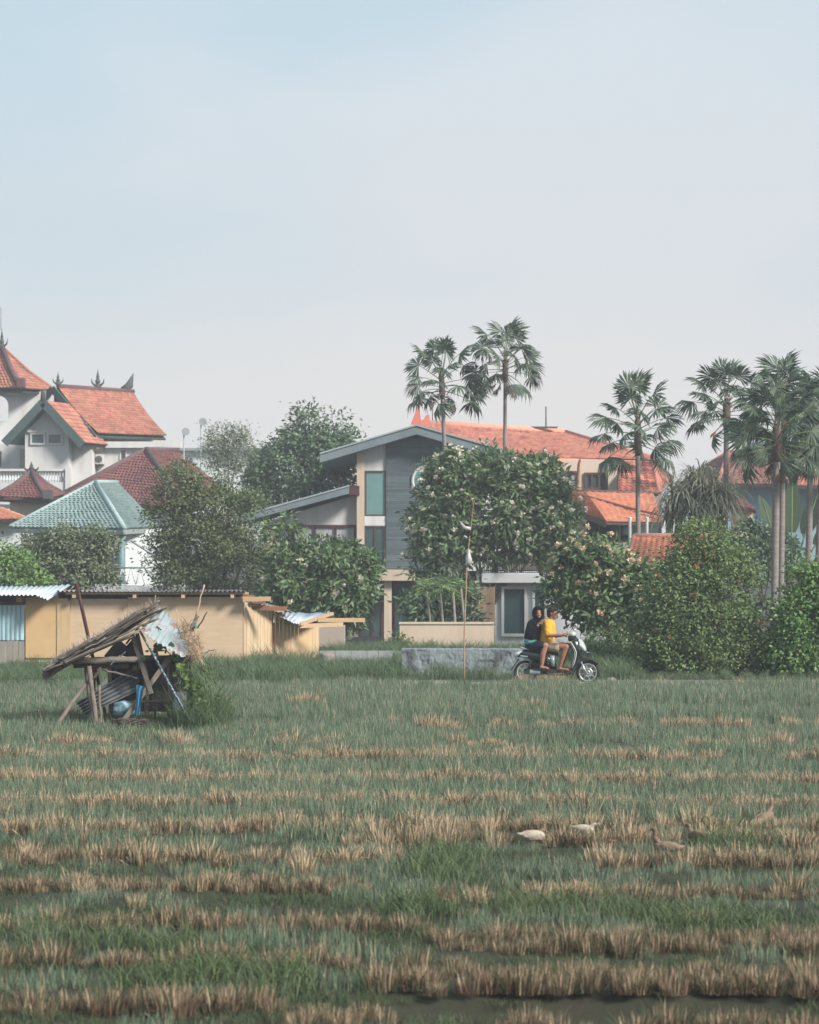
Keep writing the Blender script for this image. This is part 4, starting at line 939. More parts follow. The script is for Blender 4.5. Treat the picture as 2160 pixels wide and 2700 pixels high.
t, cen, nor = tree('plumeria_tree', 'smaller plumeria shrub with cream and pink flowers behind the scooter',
     [(1560, 1480, 95, 58), (1640, 1535, 75, 48), (1500, 1545, 58, 60), (1600, 1590, 105, 65), (1700, 1520, 50, 38), (1540, 1600, 60, 50), (1680, 1580, 60, 60), (1650, 1640, 60, 35)], 60, M_lf_plum, 330, 36, .21, .075, 1610, 106, cr=.24, trunk_r=.09, bark=M_bark, base_split=2)
blossoms(t, cen, nor, BLC, 105, 3, 60); blossoms(t, cen, nor, BLO, 24, 33, 60)
t, cen, nor = tree('roadside_bush', 'large rounded bush with small orange flowers right of the scooter',
     [(1845, 1440, 80, 62), (1855, 1500, 110, 70), (1795, 1570, 105, 90), (1905, 1575, 110, 95), (1850, 1655, 175, 100), (1725, 1695, 62, 75), (1830, 1735, 165, 62), (1950, 1720, 85, 70), (1955, 1490, 42, 34), (1680, 1665, 34, 36), (1695, 1765, 50, 34)], 51.8 + 1.3, M_lf_bush, 520, 80, .085, .048, 1850, 107, cr=.25, cat='bush', trunk_r=.07, base_split=3)
blossoms(t, cen, nor, BLO, 24, 4, 52, .12)
t, cen, nor = tree('roadside_bush', 'fresh green bush at the right edge beside the road',
     [(2150, 1535, 62, 60), (2140, 1660, 90, 105), (2075, 1720, 52, 70), (2105, 1600, 42, 44), (2200, 1600, 80, 120), (2150, 1745, 100, 50)], 52.6, M_lf_fresh, 290, 80, .10, .058, 2130, 108, cr=.26, cat='bush', trunk_r=.06, base_split=2)
blossoms(t, cen, nor, BLO, 10, 5, 52, .12)
tree('garden_bush', 'dusty olive bush above the left shed roof', [(150, 1470, 100, 60), (230, 1455, 70, 60), (90, 1490, 80, 50), (275, 1420, 28, 26), (170, 1415, 50, 26), (105, 1430, 40, 26), (200, 1530, 110, 40), (240, 1500, 60, 40), (255, 1405, 22, 14)], 72, M_lf_dusty, 200, 64, .14, .06, 170, 109, cr=.28, cat='bush', trunk_r=.06)
tree('garden_bush', 'bright green low bush at the left edge', [(20, 1500, 70, 55), (70, 1530, 60, 30), (-30, 1470, 60, 50)], 70, M_lf_fresh, 130, 30, .13, .06, 20, 110, cr=.25, cat='bush', trunk_r=.04)
tree('garden_bush', 'shadowy green shrub behind the big roadside bush', [(2000, 1430, 60, 50), (1960, 1420, 45, 45), (2060, 1470, 60, 50), (1990, 1480, 70, 50)], 84, M_lf_dark, 150, 30, .18, .08, 2000, 111, cr=.32, cat='bush', trunk_r=.06)
tree('garden_bush', 'low dark hedge shrub right of the scooter', [(1590, 1710, 60, 45), (1640, 1740, 55, 40), (1560, 1740, 50, 40)], 55.5, M_lf_mid, 130, 30, .10, .05, 1600, 112, cr=.2, cat='bush', trunk_r=.03)
tree('garden_bush', 'dark shrub in the shade under the plumeria', [(1110, 1590, 50, 40), (1180, 1560, 60, 40), (1230, 1600, 40, 50), (1140, 1630, 60, 25)], 72, M_lf_dark, 100, 26, .22, .07, 1150, 113, cr=.32, cat='bush', trunk_r=.04)
tree('garden_bush', 'small green shrub at the foot of the terrace', [(1050, 1700, 22, 22), (1030, 1715, 18, 14)], 66, M_lf_mid, 26, 26, .12, .05, 1045, 114, cr=.18, cat='bush', trunk_r=.02)

# ---- fan palms
def frond_mesh(name, rg, m, pet, fan, nseg=26, spread=2.3, droop=.25, dead=False):
    b = MB(); pts = [Vector((pet * t, 0, .10 * pet * math.sin(t * 2.2) - .05 * t)) for t in (0, .35, .7, 1.0)]
    b.m = 1; b.tube(pts, [.022, .016, .013, .010], 4); b.m = 0
    h = pts[-1]
    for k in range(nseg):
        a = (k + .5) / nseg * 2 - 1; an = a * spread + rg.normal(0, .05); r_ = fan * (1 - .22 * a * a) * rg.uniform(.88, 1.08)
        hw = spread / nseg * 1.02; md = r_ * .68
        zz = lambda rad, q: -abs(a) * rad * .22 - droop * (rad / fan) ** 2 * fan * rg.uniform(.7, 1.3) * q
        if dead: 
            an *= .45; hw *= .5
        p = lambda an_, rad, q=1: h + Vector((math.cos(an_) * rad, math.sin(an_) * rad, zz(rad, q)))
        c1, c2, tip = p(an - hw, md), p(an + hw, md), p(an, r_, 1.25); mid = p(an, md) + Vector((0, 0, .02))
        b.add([h, c1, mid, c2, tip], [(0, 1, 2), (0, 2, 3), (1, 4, 2), (2, 4, 3)])
    me = b.build(name, [m, M_boot if dead else M_lf_mid], None, origin=(0, 0, 0), fix=False); d = me.data; bpy.data.objects.remove(me); return d
rgp = np.random.default_rng(8)
FR = [frond_mesh('frond', rgp, M_palm, 1.0 + .05 * k, .56 + .02 * k, droop=.25 + .15 * k) for k in range(4)]
FD = [frond_mesh('dead_frond', rgp, M_palmd, .5, .42, 12, 1.3, .25, True) for _ in range(2)]
def fan_palm(label, base_px, z, top_px, top_py, R_, nf, seed, ndead=4, dense=0, trunk_r=.10, boots=.9):
    rr_ = random.Random(seed); g = GP(base_px, z); top = P(top_px, top_py, z)
    t = thing('fan_palm', g, label, 'palm', 'fan palms behind the road')
    d = top - g; b = MB(); n = 12
    pts = [g + d * (k / n) + Vector((.12 * math.sin(k / n * PI) * rr_.choice((-1, 1)) * 0, 0, -.05 if k == 0 else 0)) for k in range(n + 1)]
    rad = [trunk_r * (1.35 - .35 * min(1, k / 3)) * (1 - .12 * k / n) * (1 + .03 * (k % 2)) for k in range(n + 1)]
    b.tube(pts, rad, 9); b.build('trunk', M_trunk, t)
    b = MB(); c0 = top - d.normalized() * boots; b.tube([c0, c0.lerp(top, .3), c0.lerp(top, .75), top + Vector((0, 0, .12))], [trunk_r * 1.0, trunk_r * 1.5, trunk_r * 1.3, trunk_r * .5], 8)
    for k in range(26):
        a = rr_.uniform(0, 6.28); q = c0.lerp(top, rr_.uniform(.1, .95)); v = Vector((math.cos(a), math.sin(a), 1.2)); b.tube([q, q + v * .12], [.03, .012], 4)
    b.build('leaf_bases', M_boot, t)
    s0 = R_ / 1.44
    for k in range(nf):
        u = (k + .5) / nf; el = math.radians(84 - 112 * u ** .8 + rr_.uniform(-9, 9)); az = k * 2.39996 + rr_.uniform(-.35, .35)
        s = s0 * rr_.uniform(.85, 1.12) * (1.0 if u < .7 else .95)
        at = top - d.normalized() * (boots * .75 * u)
        linked('frond', FR[min(3, int(u * 3.2) + (rr_.random() < .3))], t, at, (rr_.uniform(-1.1, 1.1), -el, az), (s, s, s))
    for k in range(ndead):
        az = k * 2.4 + rr_.uniform(-.5, .5) + seed; s = s0 * rr_.uniform(.75, 1.0)
        linked('dead_frond', rr_.choice(FD), t, top - d.normalized() * boots * rr_.uniform(.7, 1.0), (rr_.uniform(-.3, .3), math.radians(rr_.uniform(30, 62)), az), (s, s, s))
    return t
fan_palm('left fan palm of the two above the grey gable, leaning left with brown hanging fronds', 1196, 86, 1164, 985, 1.36, 25, 1, 7, trunk_r=.075)
fan_palm('tallest fan palm standing straight above the orange roof ridge', 1329, 86.5, 1333, 940, 1.40, 26, 2, 7, trunk_r=.072)
fan_palm('fan palm with thick knobbly neck between the orange roof and the strap leaved plant', 1684, 79, 1682, 1095, 1.50, 28, 3, 0, trunk_r=.085, boots=1.3)
fan_palm('slender fan palm rising behind the strap leaved plant', 1908, 74, 1917, 1045, 1.22, 28, 4, 2, trunk_r=.085, boots=1.0)
fan_palm('dense fan palm with two pale trunks touching, right of the blue house', 2040, 66, 2050, 1110, 1.32, 38, 5, 5, trunk_r=.105, boots=1.1)
fan_palm('fan palm crowding behind the dense twin trunk palm', 2057, 68, 2066, 1060, 1.28, 32, 6, 3, trunk_r=.09, boots=1.1)
fan_palm('second last fan palm from the right edge with shedding pale fronds', 2126, 71, 2140, 1120, 1.30, 32, 7, 4, trunk_r=.10, boots=1.1)
fan_palm('fan palm at the very right edge', 2148, 73, 2172, 1090, 1.35, 32, 8, 4, trunk_r=.10, boots=1.1)

# ---- strap leaved plant
def strap_leaves(rg, heads, n, L, W, bend):
    V_ = []; Q_ = []
    for (c, k) in [(h, i) for h in heads for i in range(n)]:
        az = rg.uniform(0, 2 * PI); el = rg.uniform(-.1, 1.3); l = L * rg.uniform(.7, 1.2); p = Vector(c); d = Vector((math.cos(az) * math.cos(el), math.sin(az) * math.cos(el), math.sin(el)))
        s = Vector((-math.sin(az), math.cos(az), 0)); b0 = len(V_); seg = 5
        for j in range(seg + 1):
            w_ = W * (1 - .75 * (j / seg) ** 2) / 2; V_.append(p + s * w_); V_.append(p - s * w_); p = p + d * l / seg; d = (d + Vector((0, 0, -bend / seg * (1 + j * .5)))).normalized()
            if j: Q_.append((b0 + 2 * j - 2, b0 + 2 * j - 1, b0 + 2 * j + 1, b0 + 2 * j))
    return np.array([tuple(v) for v in V_]), np.array(Q_)
rgs = np.random.default_rng(5)
sp = thing('strap_leaf_plant', GP(1845, 76), 'big shaggy strap leaved plant with drooping pale leaves beside the palm', 'plant')
hd = [P(x, y, 74.8 + dz) for x, y, dz in [(rgs.uniform(1758, 1935), 0, rgs.uniform(-.8, .6)) for _ in range(36)] for y in (1258 + abs(x - 1848) * .35 + rgs.uniform(0, 85),)]
V_, Q_ = strap_leaves(rgs, hd, 48, .95, .05, 1.3); np_mesh('leaves', V_, Q_, M_palmy, sp)
b = MB()
for h in hd: b.tube([GP(1850 + (h.x * F / 76 + 1080 - 1850) * .3, 76), Vector((h.x * .9 + .09 * GP(1850, 76).x, 76, h.z * .5)), h], [.06, .05, .04], 5)
b.build('stems', M_palmy, sp)
# ---- traveller's palm
def paddle(b, base, ang, pet, L, W, yaw):
    d = Vector((math.sin(ang), 0, math.cos(ang))); s = Vector((math.cos(ang) * math.cos(yaw), math.sin(yaw), -math.sin(ang) * math.cos(yaw)))
    h = base + d * pet; n = 9; b.m = 1; b.tube([base, h, h + d * L * .9], [.04, .028, .008], 5); b.m = 0
    vs = []; nn = s.cross(d)
    for k in range(n + 1):
        t = k / n; w_ = W / 2 * math.sin(PI * min(1, .06 + t * .94) ** .8) ** .7; c = h + d * L * t + Vector((math.sin(ang), 0, -.3)) * (t * t * .12 * L)
        vs += [c - s * w_ + nn * .10 * w_, c, c + s * w_ + nn * .10 * w_]
    b.add(vs, [q for k in range(n) for q in ((3 * k, 3 * k + 1, 3 * k + 4, 3 * k + 3), (3 * k + 1, 3 * k + 2, 3 * k + 5, 3 * k + 4))])
tp = thing('travellers_palm', GP(2082, 84), 'fan of broad upright paddle leaves in front of the blue wall', 'plant')
M_pad = mat('paddle_leaf', (0.048, 0.075, 0.042), .5, (.065, .095, .05), scale=2, stretch=(1, 1, 8), trans=.3, island=.2)
base = P(2085, 1520, 84)
for k, (a, pt, L, W, yw) in enumerate(((.02, 1.5, 2.1, .62, .2), (-.32, 1.4, 1.6, .6, .5), (.30, 1.5, 1.7, .6, -.4), (-.62, 1.3, 1.5, .55, .4), (.62, 1.3, 1.5, .55, -.6), (-.12, 1.1, 1.5, .6, .9), (.95, 1.0, 1.4, .5, .3), (-.95, 1.0, 1.4, .5, .3))):
    b = MB(); paddle(b, base + Vector((math.sin(a) * .25, .08 * k, 0)), a, pt, L, W, yw); b.build('leaf', [M_pad, M_lf_fresh], tp, fix=False)
b = MB(); b.tube([GP(2085, 84), base + Vector((0, 0, .2))], [.14, .16], 8); b.build('stem', M_trunk, tp)
# ---- areca palm in the shaded garden
ga = thing('areca_palm', GP(1175, 69), 'slender areca palm with leaning stems in the shade behind the garden wall', 'palm')
ends = [(1125, 1555), (1160, 1545), (1195, 1560), (1216, 1552)]
for k, (x, y) in enumerate(ends):
    b = MB(); g = GP(1160 + 18 * k, 69); e = P(x, y, 69); b.tube([g, g.lerp(e, .5) + Vector((.06 * (k - 1), 0, .05)), e], [.055, .045, .035], 6); b.build('stem', M_barkp, ga)
rga = np.random.default_rng(3)
for k in range(14):
    e = P(*ends[k % 4], 69); az = rga.uniform(0, 6.28); el = rga.uniform(.2, 1.2); L = rga.uniform(.7, 1.1); p = Vector(e); d = Vector((math.cos(az) * math.cos(el), math.sin(az) * math.cos(el), math.sin(el))); b = MB(); pts = [p]
    Pc = []; D = []
    for j in range(9):
        p = p + d * L / 9; d = (d + Vector((0, 0, -.16))).normalized(); pts.append(p); s = d.cross(Vector((0, 0, 1))).normalized()
        for q in (-1, 1): Pc.append(p); D.append((d * .6 + s * q * .8 + Vector((0, 0, -.15))).normalized())
    b.tube(pts, .012, 4); V_, Q_ = leaf_quads(rga, np.array([tuple(v) for v in Pc]), np.array([tuple(v) for v in D]), .34, .05); b.add(V_, Q_); b.build('frond', M_lf_mid, ga, fix=False)
# ------------------------------------------------------------------ plywood sheds
M_ply = mat('plywood', (0.56, 0.425, 0.30), .75, (0.51, 0.37, 0.245), scale=1.6, stretch=(1, 1, 7), spots=(.43, .27, .15), sscale=1.3, sthr=.68)
M_plyo = mat('orange_plywood', (0.53, 0.345, 0.17), .7, (0.56, 0.39, 0.21), scale=1.6, stretch=(1, 1, 3))
M_plyp = mat('pale_plywood', (0.55, 0.40, 0.235), .8, (0.48, 0.34, 0.19), scale=2.2, stretch=(4, 1, .6))
M_plank = mat('pale_plank', (0.58, 0.46, 0.295), .8, (0.50, 0.37, 0.22), scale=2.4, stretch=(5, 1, .35), inst=.10, spots=(.58, .30, .15), sscale=1.1, sthr=.66)
M_timb = mat('raw_timber', (0.52, 0.36, 0.22), .75, (0.45, 0.30, 0.18), scale=3, stretch=(.5, 3, 3))
M_timbd = mat('rusty_timber', (0.30, 0.15, 0.08), .85, (0.22, 0.11, 0.06), scale=4)
M_zinc = mat('zinc_sheet', (0.62, 0.68, 0.72), .42, (0.54, 0.60, 0.65), scale=1.2, metal=.15, spec=.5)
M_zincd = mat('rusty_zinc', (0.17, 0.14, 0.13), .7, (0.28, 0.25, 0.24), scale=3, metal=.2)
M_zblue = mat('pale_blue_sheet', (0.52, 0.64, 0.68), .5, (0.45, 0.58, 0.63), scale=2)
M_zteal = mat('blue_stripe', (0.22, 0.40, 0.46), .5)
M_gplank = mat('grey_plank', (0.33, 0.31, 0.27), .9, (0.25, 0.235, 0.205), scale=3, stretch=(5, 1, .4), inst=.12)
ZS = 57.0
def corrugated(b, p00, p10, p11, p01, n, amp, th=.004):
    """sheet: p00-p10 runs across the waves, p00-p01 along them"""
    p00, p10, p11, p01 = map(Vector, (p00, p10, p11, p01)); nn = (p10 - p00).cross(p01 - p00).normalized(); m = n * 6; vs = []; fs = []
    if nn.z < 0: nn = -nn
    for k in range(m + 1):
        t = k / m; o_ = nn * amp * math.sin(2 * PI * t * n)
        vs += [p00.lerp(p10, t) + o_, p01.lerp(p11, t) + o_, p00.lerp(p10, t) + o_ - nn * th, p01.lerp(p11, t) + o_ - nn * th]
        if k: a = 4 * (k - 1); c = 4 * k; fs += [(a, c, c + 1, a + 1), (a + 2, a + 3, c + 3, c + 2), (a, a + 2, c + 2, c), (a + 1, c + 1, c + 3, a + 3)]
    b.smooth = True; b.add(vs, fs); b.smooth = False
# left shed with blue striped panel
s1 = thing('shed', GP(80, ZS), 'shed end with blue striped metal panel and white corrugated roof at the left edge', 'shed')
b = MB(); b.pwall(-120, 1596, 64, 1688, ZS, .03); o = b.build('metal_panel', M_zblue, s1)
b = MB()
for k in range(15): b.pwall(-116 + k * 12, 1597, -112 + k * 12, 1687, ZS - .02, .025)
stuff(b.build('stripe', M_zteal, o))
for k in range(12):
    b = MB(); x = -120 + k * 15.4; b.pwall(x, 1689 + (k % 3), x + 14.6, 1768, ZS - .02 - .006 * (k % 2), .03); b.build('plank', M_gplank, s1)
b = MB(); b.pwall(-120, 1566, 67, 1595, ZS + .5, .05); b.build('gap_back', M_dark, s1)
b = MB(); b.pwall(-120, 1587, 66, 1595.5, ZS - .05, .08); b.pwall(-120, 1567, 92, 1573, ZS - .1, .1); b.build('header_beam', M_brownt, s1)
b = MB(); b.pwall(43, 1573, 57, 1587, ZS - .35, .5); b.build('rafter_end', M_timbd, s1)
b = MB(); b.pwall(67.5, 1572, 152, 1735, ZS - .03, .04); b.build('plywood_panel', M_plyo, s1)
b = MB(); b.pwall(67.5, 1735.5, 152, 1768, ZS + .01, .04); b.build('plinth_board', M_plyp, s1)
b = MB(); corrugated(b, P(-130, 1569, ZS - .5), P(100, 1569, ZS - .5), P(132, 1546, ZS + 1.3), P(-130, 1546, ZS + 1.3), 20, .016)
b.build('roof_sheet', M_zinc, s1, fix=False)
b = MB(); corrugated(b, P(93, 1569, ZS - .55), P(127, 1582, ZS - .75), P(190, 1541, ZS + 1.2), P(130, 1545, ZS + 1.3), 4, .016); b.build('roof_sheet', M_zinc, s1, fix=False)
# long shed
s2 = thing('shed', GP(400, ZS), 'long low plywood shed behind the collapsed hut', 'shed')
b = MB(); pl = [P(150, 1735, ZS - .05), P(186, 1735, ZS - .05), P(186, 1620, ZS - .05), P(184, 1590, ZS - .05), P(178, 1578, ZS - .05), P(150, 1578, ZS - .05)]
b.prism(pl, (0, .035, 0)); b.build('plywood_panel', M_plyp, s2)
for x0, x1, yt in ((186.5, 336, 1579), (336.6, 640.5, 1574)):
    b = MB(); b.pwall(x0, yt, x1, 1734, ZS, .03); b.build('plywood_panel', M_ply, s2)
b = MB(); b.pwall(153, 1734.5, 640.5, 1772, ZS - .012, .03); b.build('plinth_board', M_plyp, s2)
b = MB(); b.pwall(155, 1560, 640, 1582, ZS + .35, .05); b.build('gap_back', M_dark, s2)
b = MB(); b.pwall(172, 1562, 655, 1567.5, ZS - .22, .12); b.build('fascia_beam', M_timb, s2)
for x in (190, 350, 478, 608):
    b = MB(); b.pwall(x, 1567.8, x + 9, 1577, ZS - .3, .5); b.build('rafter_end', M_timb, s2)
b = MB(); corrugated(b, P(150, 1559, ZS - .35), P(650, 1559, ZS - .35), P(640, 1556, ZS + 3.2), P(160, 1556, ZS + 3.2), 42, .022); b.build('roof_sheet', M_zincd, s2, fix=False)
b = MB(); b.pwall(160, 1571, 650, 1750, ZS + 3.2, .06); b.build('back_wall', M_ply, s2)
# plank sheds stepping back on the right
def plank_wall(par, x0, z0, x1, z1, yt, yb, n, skew=0, gap=.6):
    for k in range(n):
        t0, t1 = k / n, (k + 1) / n; xa, xb = x0 + (x1 - x0) * t0 + gap * .5, x0 + (x1 - x0) * t1 - gap * .5; za, zb = z0 + (z1 - z0) * t0, z0 + (z1 - z0) * t1
        ja = RND.uniform(-1.5, 1.5); e = RND.uniform(0, .014)
        b = MB(); b.prism([P(xa, yb, za - e), P(xb, yb, zb - e), P(xb, yt + skew * t1 + ja, zb - e), P(xa, yt + skew * t0 + ja, za - e)], (0, .025, 0)); b.build('plank', M_plank, par)
s3 = thing('shed', GP(690, 58), 'narrow shed of pale upright planks stepping back from the long shed', 'shed')
plank_wall(s3, 641.5, ZS, 724, 58.6, 1587, 1775, 9, 14)
b = MB(); b.bar(P(643, 1580, ZS - .25), P(714, 1579, ZS - .25), .10, .105); b.build('roof_beam', M_timb, s3)
b = MB(); b.bar(P(640, 1570, ZS - .15), P(671, 1573, ZS - .15), .1, .05); b.bar(P(664, 1588, ZS), P(700, 1590, ZS), .1, .05); b.build('roof_batten', M_timbd, s3)
b = MB(); b.bar(P(666, 1603, ZS + .1), P(757, 1605, ZS + .1), .10, .10); b.build('roof_beam', M_timbd, s3)
b = MB(); corrugated(b, P(660, 1586, ZS + .1), P(772, 1613, 58.4), P(740, 1600, 61), P(650, 1580, 60.5), 10, .016); b.build('roof_sheet', M_zincd, s3, fix=False)
b = MB(); b.pwall(722, 1618, 726, 1775, 58.45, .05); b.build('door_post', M_timbd, s3)
b = MB(); b.prism([P(650, 1770, 61.2), P(750, 1770, 61.2), P(750, 1612, 61.2), P(650, 1590, 61.2)], (0, .04, 0)); b.build('back_wall', M_plyp, s3)
s4 = thing('shed', GP(780, 59), 'end shed of pale planks with small white corrugated roof and jutting beams', 'shed')
plank_wall(s4, 726.5, 58.6, 787, 59.6, 1619, 1775, 6, 14)
b = MB(); b.prism([P(788, 1775, 59.6), P(824, 1775, 60.0), P(824, 1652, 60.0), P(788, 1650, 59.6)], (0, .03, 0)); b.build('plywood_panel', M_plyp, s4)
plank_wall(s4, 824.5, 60.0, 841, 60.2, 1652, 1775, 2)
b = MB(); b.pwall(720, 1623, 724.5, 1642, 58.4, .03); b.build('white_strip', M_white, s4)
b = MB(); corrugated(b, P(770, 1642, 58.0), P(790, 1645, 58.0), P(876, 1616, 61.0), P(725, 1616, 60.2), 3, .014); b.build('roof_sheet', M_zinc, s4, fix=False)
b = MB(); corrugated(b, P(726, 1619, 58.4), P(772, 1641, 58.0), P(800, 1616, 60.6), P(724, 1613, 60.2), 5, .014); b.build('roof_sheet', M_zinc, s4, fix=False)
for p, q in (((788, 1651, 58.3), (903, 1646, 58.8)), ((838, 1635, 59.0), (962, 1635, 59.2))):
    b = MB(); b.bar(P(*p), P(*q), .09, .095); b.build('roof_beam', M_timb, s4)
b = MB(); b.bar(P(790, 1646, 58.1), P(876, 1618, 60.8), .08, .07); b.build('rafter', M_timb, s4)
b = MB(); b.pwall(730, 1650, 842, 1775, 62, .04); b.build('back_wall', M_plyp, s4)
wb = MB(); wb.pwall(842, 1652, 908, 1706, 63.5, 1.0); wb.pwall(846, 1706.2, 904, 1760, 63.7, .8); tag(wb.build('water_tank', M_beiged), 'plain dusty brown box tank behind the end shed beams', 'tank')

# ------------------------------------------------------------------ collapsed field hut
M_wood = mat('weathered_wood', (0.215, 0.188, 0.158), .95, (0.125, 0.106, 0.088), scale=5, stretch=(1, 1, 1), bump=.6)
M_woodd = mat('dark_wood', (0.085, 0.068, 0.055), .95, (0.055, 0.045, 0.038), scale=5, bump=.6)
M_thatch = mat('thatch', (0.215, 0.190, 0.165), .95, (0.125, 0.108, 0.093), scale=4, island=.5)
M_hay = mat('dry_grass', (0.38, 0.28, 0.17), .9, (0.27, 0.19, 0.115), scale=5, island=.4)
M_tarp = mat('black_tarp', (0.012, 0.013, 0.016), .6, (0.022, 0.022, 0.027), scale=4, bump=.5)
M_htin = mat('hut_tin', (0.34, 0.40, 0.42), .6, (0.27, 0.32, 0.335), scale=3, metal=.1, spots=(0.30, 0.16, 0.14), sscale=4.2, sthr=.56)
M_dtin = mat('dark_tin', (0.115, 0.125, 0.135), .55, (0.19, 0.20, 0.21), scale=2.5, metal=.3, stretch=(1, 1, 4))
M_bpole = mat('flaking_blue_pole', (0.035, 0.06, 0.085), .6, (0.30, 0.38, 0.42), scale=26, lo=.5, hi=.6)
M_bcloth = mat('blue_cloth', (0.045, 0.22, 0.36), .8, (0.03, 0.16, 0.28), scale=8, bump=.6, bscale=12)
M_bund = mat('plastic_bundle', (0.36, 0.46, 0.52), .45, (0.10, 0.26, 0.34), scale=9, lo=.48, hi=.6, bump=.7, bscale=14)
M_sack = mat('white_sack', (0.47, 0.46, 0.44), .85, (0.38, 0.37, 0.355), scale=5, bump=.8, bscale=9)
M_vine = mat('vine_leaf', (0.10, 0.175, 0.055), .55, (0.14, 0.21, 0.075), scale=3, inst=.25, trans=.3)
M_redpole = mat('dark_red_pole', (0.075, 0.028, 0.024), .6, (0.05, 0.02, 0.02), scale=6)
ZH = 38.1; rv0 = random.Random(12); M_hutgrey = mat('bleached_wood', (0.33, 0.295, 0.25), .95, (0.22, 0.19, 0.16), scale=6, bump=.5)
def H(cx, cy, dz=0.0): return P(100 + cx / 3.194, 1540 + cy / 3.194, ZH + dz)
hut = thing('collapsed_hut', (H(720, 1200).x, ZH, 0), 'collapsed wooden field hut with thatch and a bent tin sheet', 'hut')
def pole(name, p, q, r0, r1=None, m=M_wood, par=None, wob=.012, n=7, extra=0):
    p, q = Vector(p), Vector(q); b = MB(); k = 5; r1 = r1 or r0
    pts = [p.lerp(q, i / k) + Vector((RND.uniform(-wob, wob), RND.uniform(-wob, wob), RND.uniform(-wob, wob))) * (0 < i < k) for i in range(k + 1)]
    b.tube(pts, [r0 + (r1 - r0) * i / k + RND.uniform(-.1, .1) * r0 for i in range(k + 1)], n)
    return b.build(name, m, par)
def gnd(cx, dz): 
    p = H(cx, 1200, dz); p.z = -.04; return p
# posts
for (a, b_, g, dz, r_) in ((430, 690, 500, -.55, .042), (402, 640, 462, -.35, .036), (518, 850, 532, -.5, .026), (600, 690, 622, -.1, .036), (652, 700, 652, .25, .022), (905, 760, 922, .1, .036), (1085, 660, 1108, .35, .026), (760, 600, 762, .7, .022), (990, 720, 992, .5, .016), (1180, 640, 1185, .75, .03), (470, 690, 480, .75, .03)):
    q = gnd(g, dz); pole('post', H(a, b_, dz), q, r_ * .9, r_, M_wood if dz < .2 else M_woodd, hut)
pole('short_stay', H(460, 800, -.55), H(525, 700, -.5), .022, .018, M_woodd, hut)
# planks
def hplank(p, q, w_, h_, m=M_wood, name='plank'):
    b = MB(); b.bar(p, q, w_, h_); return b.build(name, m, hut, bevel=.004)
hplank(H(795, 430, -.5), H(955, 925, -.55), .03, .07); hplank(H(1100, 632, -.42), H(725, 1145, -.62), .03, .075); hplank(H(835, 415, -.35), H(915, 780, -.3), .03, .06)
pole('beam', H(285, 655, -.5), H(840, 632, -.5), .052, .05, M_wood, hut); pole('beam', H(300, 690, -.45), H(760, 690, -.42), .04, .038, M_woodd, hut)
pole('beam', H(540, 716, -.45), H(835, 797, -.35), .018, .015, M_wood, hut); pole('beam', H(830, 640, .3), H(1130, 610, .3), .035, .03, M_wood, hut); pole('beam', H(480, 760, -.4), H(440, 640, -.1), .025, .02, M_woodd, hut)
pole('beam', H(300, 640, .6), H(1150, 630, .7), .035, .035, M_woodd, hut)
# painted pole and bamboo prop
pole('painted_pole', H(842, 365, -.62), gnd(1345, -.75), .020, .024, M_bpole, hut, .004, 8)
pole('painted_pole', H(845, 368, -.60), H(742, 505, -.5), .016, .016, M_tarp, hut, .003)
pole('prop_pole', gnd(92, -.9), H(415, 825, -.5), .033, .030, M_wood, hut, .006, 8)
# thatch slope: strands lying down the slope, three poles at the edge
rgh = np.random.default_rng(17)
top = [(1015, 150), (790, 270), (560, 425), (190, 615), (60, 720)]
def thatch_y(cx):
    for (x1, y1), (x0, y0) in zip(top[:-1], top[1:]):
        if x0 <= cx <= x1: return y0 + (y1 - y0) * (cx - x0) / (x1 - x0)
    return 720 if cx < 60 else 150
b = MB()
for k in range(2600):
    dz = rgh.uniform(-.72, .85); L = rgh.uniform(120, 300); cx = rgh.uniform(70, 1000); lay = rgh.uniform(0, 1) ** 1.3
    th = 92 - 40 * abs(cx - 520) / 520
    x0 = cx; x1 = max(45 + rgh.uniform(-10, 30), cx - L); y0 = thatch_y(x0) + lay * th; y1 = thatch_y(x1) + lay * th + rgh.uniform(-30, 34); y0 += rgh.uniform(-14, 14)
    p, q = H(x0, y0, dz), H(x1, y1, dz + rgh.uniform(-.08, .08)); wd = rgh.uniform(.004, .012)
    s = Vector((0, 1, 0)) * wd if rgh.uniform() < .5 else Vector((.3, 0, 1)) * wd
    m_ = p.lerp(q, .5) + Vector((0, 0, rgh.uniform(-.01, .015)))
    b.add([p - s, p + s, m_ + s, m_ - s, q + s * .5, q - s * .5], [(0, 1, 2, 3), (3, 2, 4, 5)])
for k in range(620):      # stray ends sticking up and out
    cx = rgh.uniform(90, 1010); p = H(cx, thatch_y(cx) + 12, rgh.uniform(-.7, .7)); v = Vector((rgh.uniform(-.6, .9), rgh.uniform(-.3, .3), rgh.uniform(.1, 1.0))).normalized() * rgh.uniform(.05, .15)
    s = Vector((.004, .004, 0)); b.add([p - s, p + s, p + v + s * .4, p + v - s * .4], [(0, 1, 2, 3)])
stuff(b.build('thatch', M_thatch, hut, fix=False))
b = MB(); ps = [H(x, y + 66, -.62) for x, y in top[:-1]]; qs = [p + Vector((0, 1.4, 0)) for p in ps]
for i in range(len(ps) - 1): b.prism([ps[i], ps[i + 1], qs[i + 1], qs[i]], (0, 0, -.02))
b.build('roof_lining', M_woodd, hut)
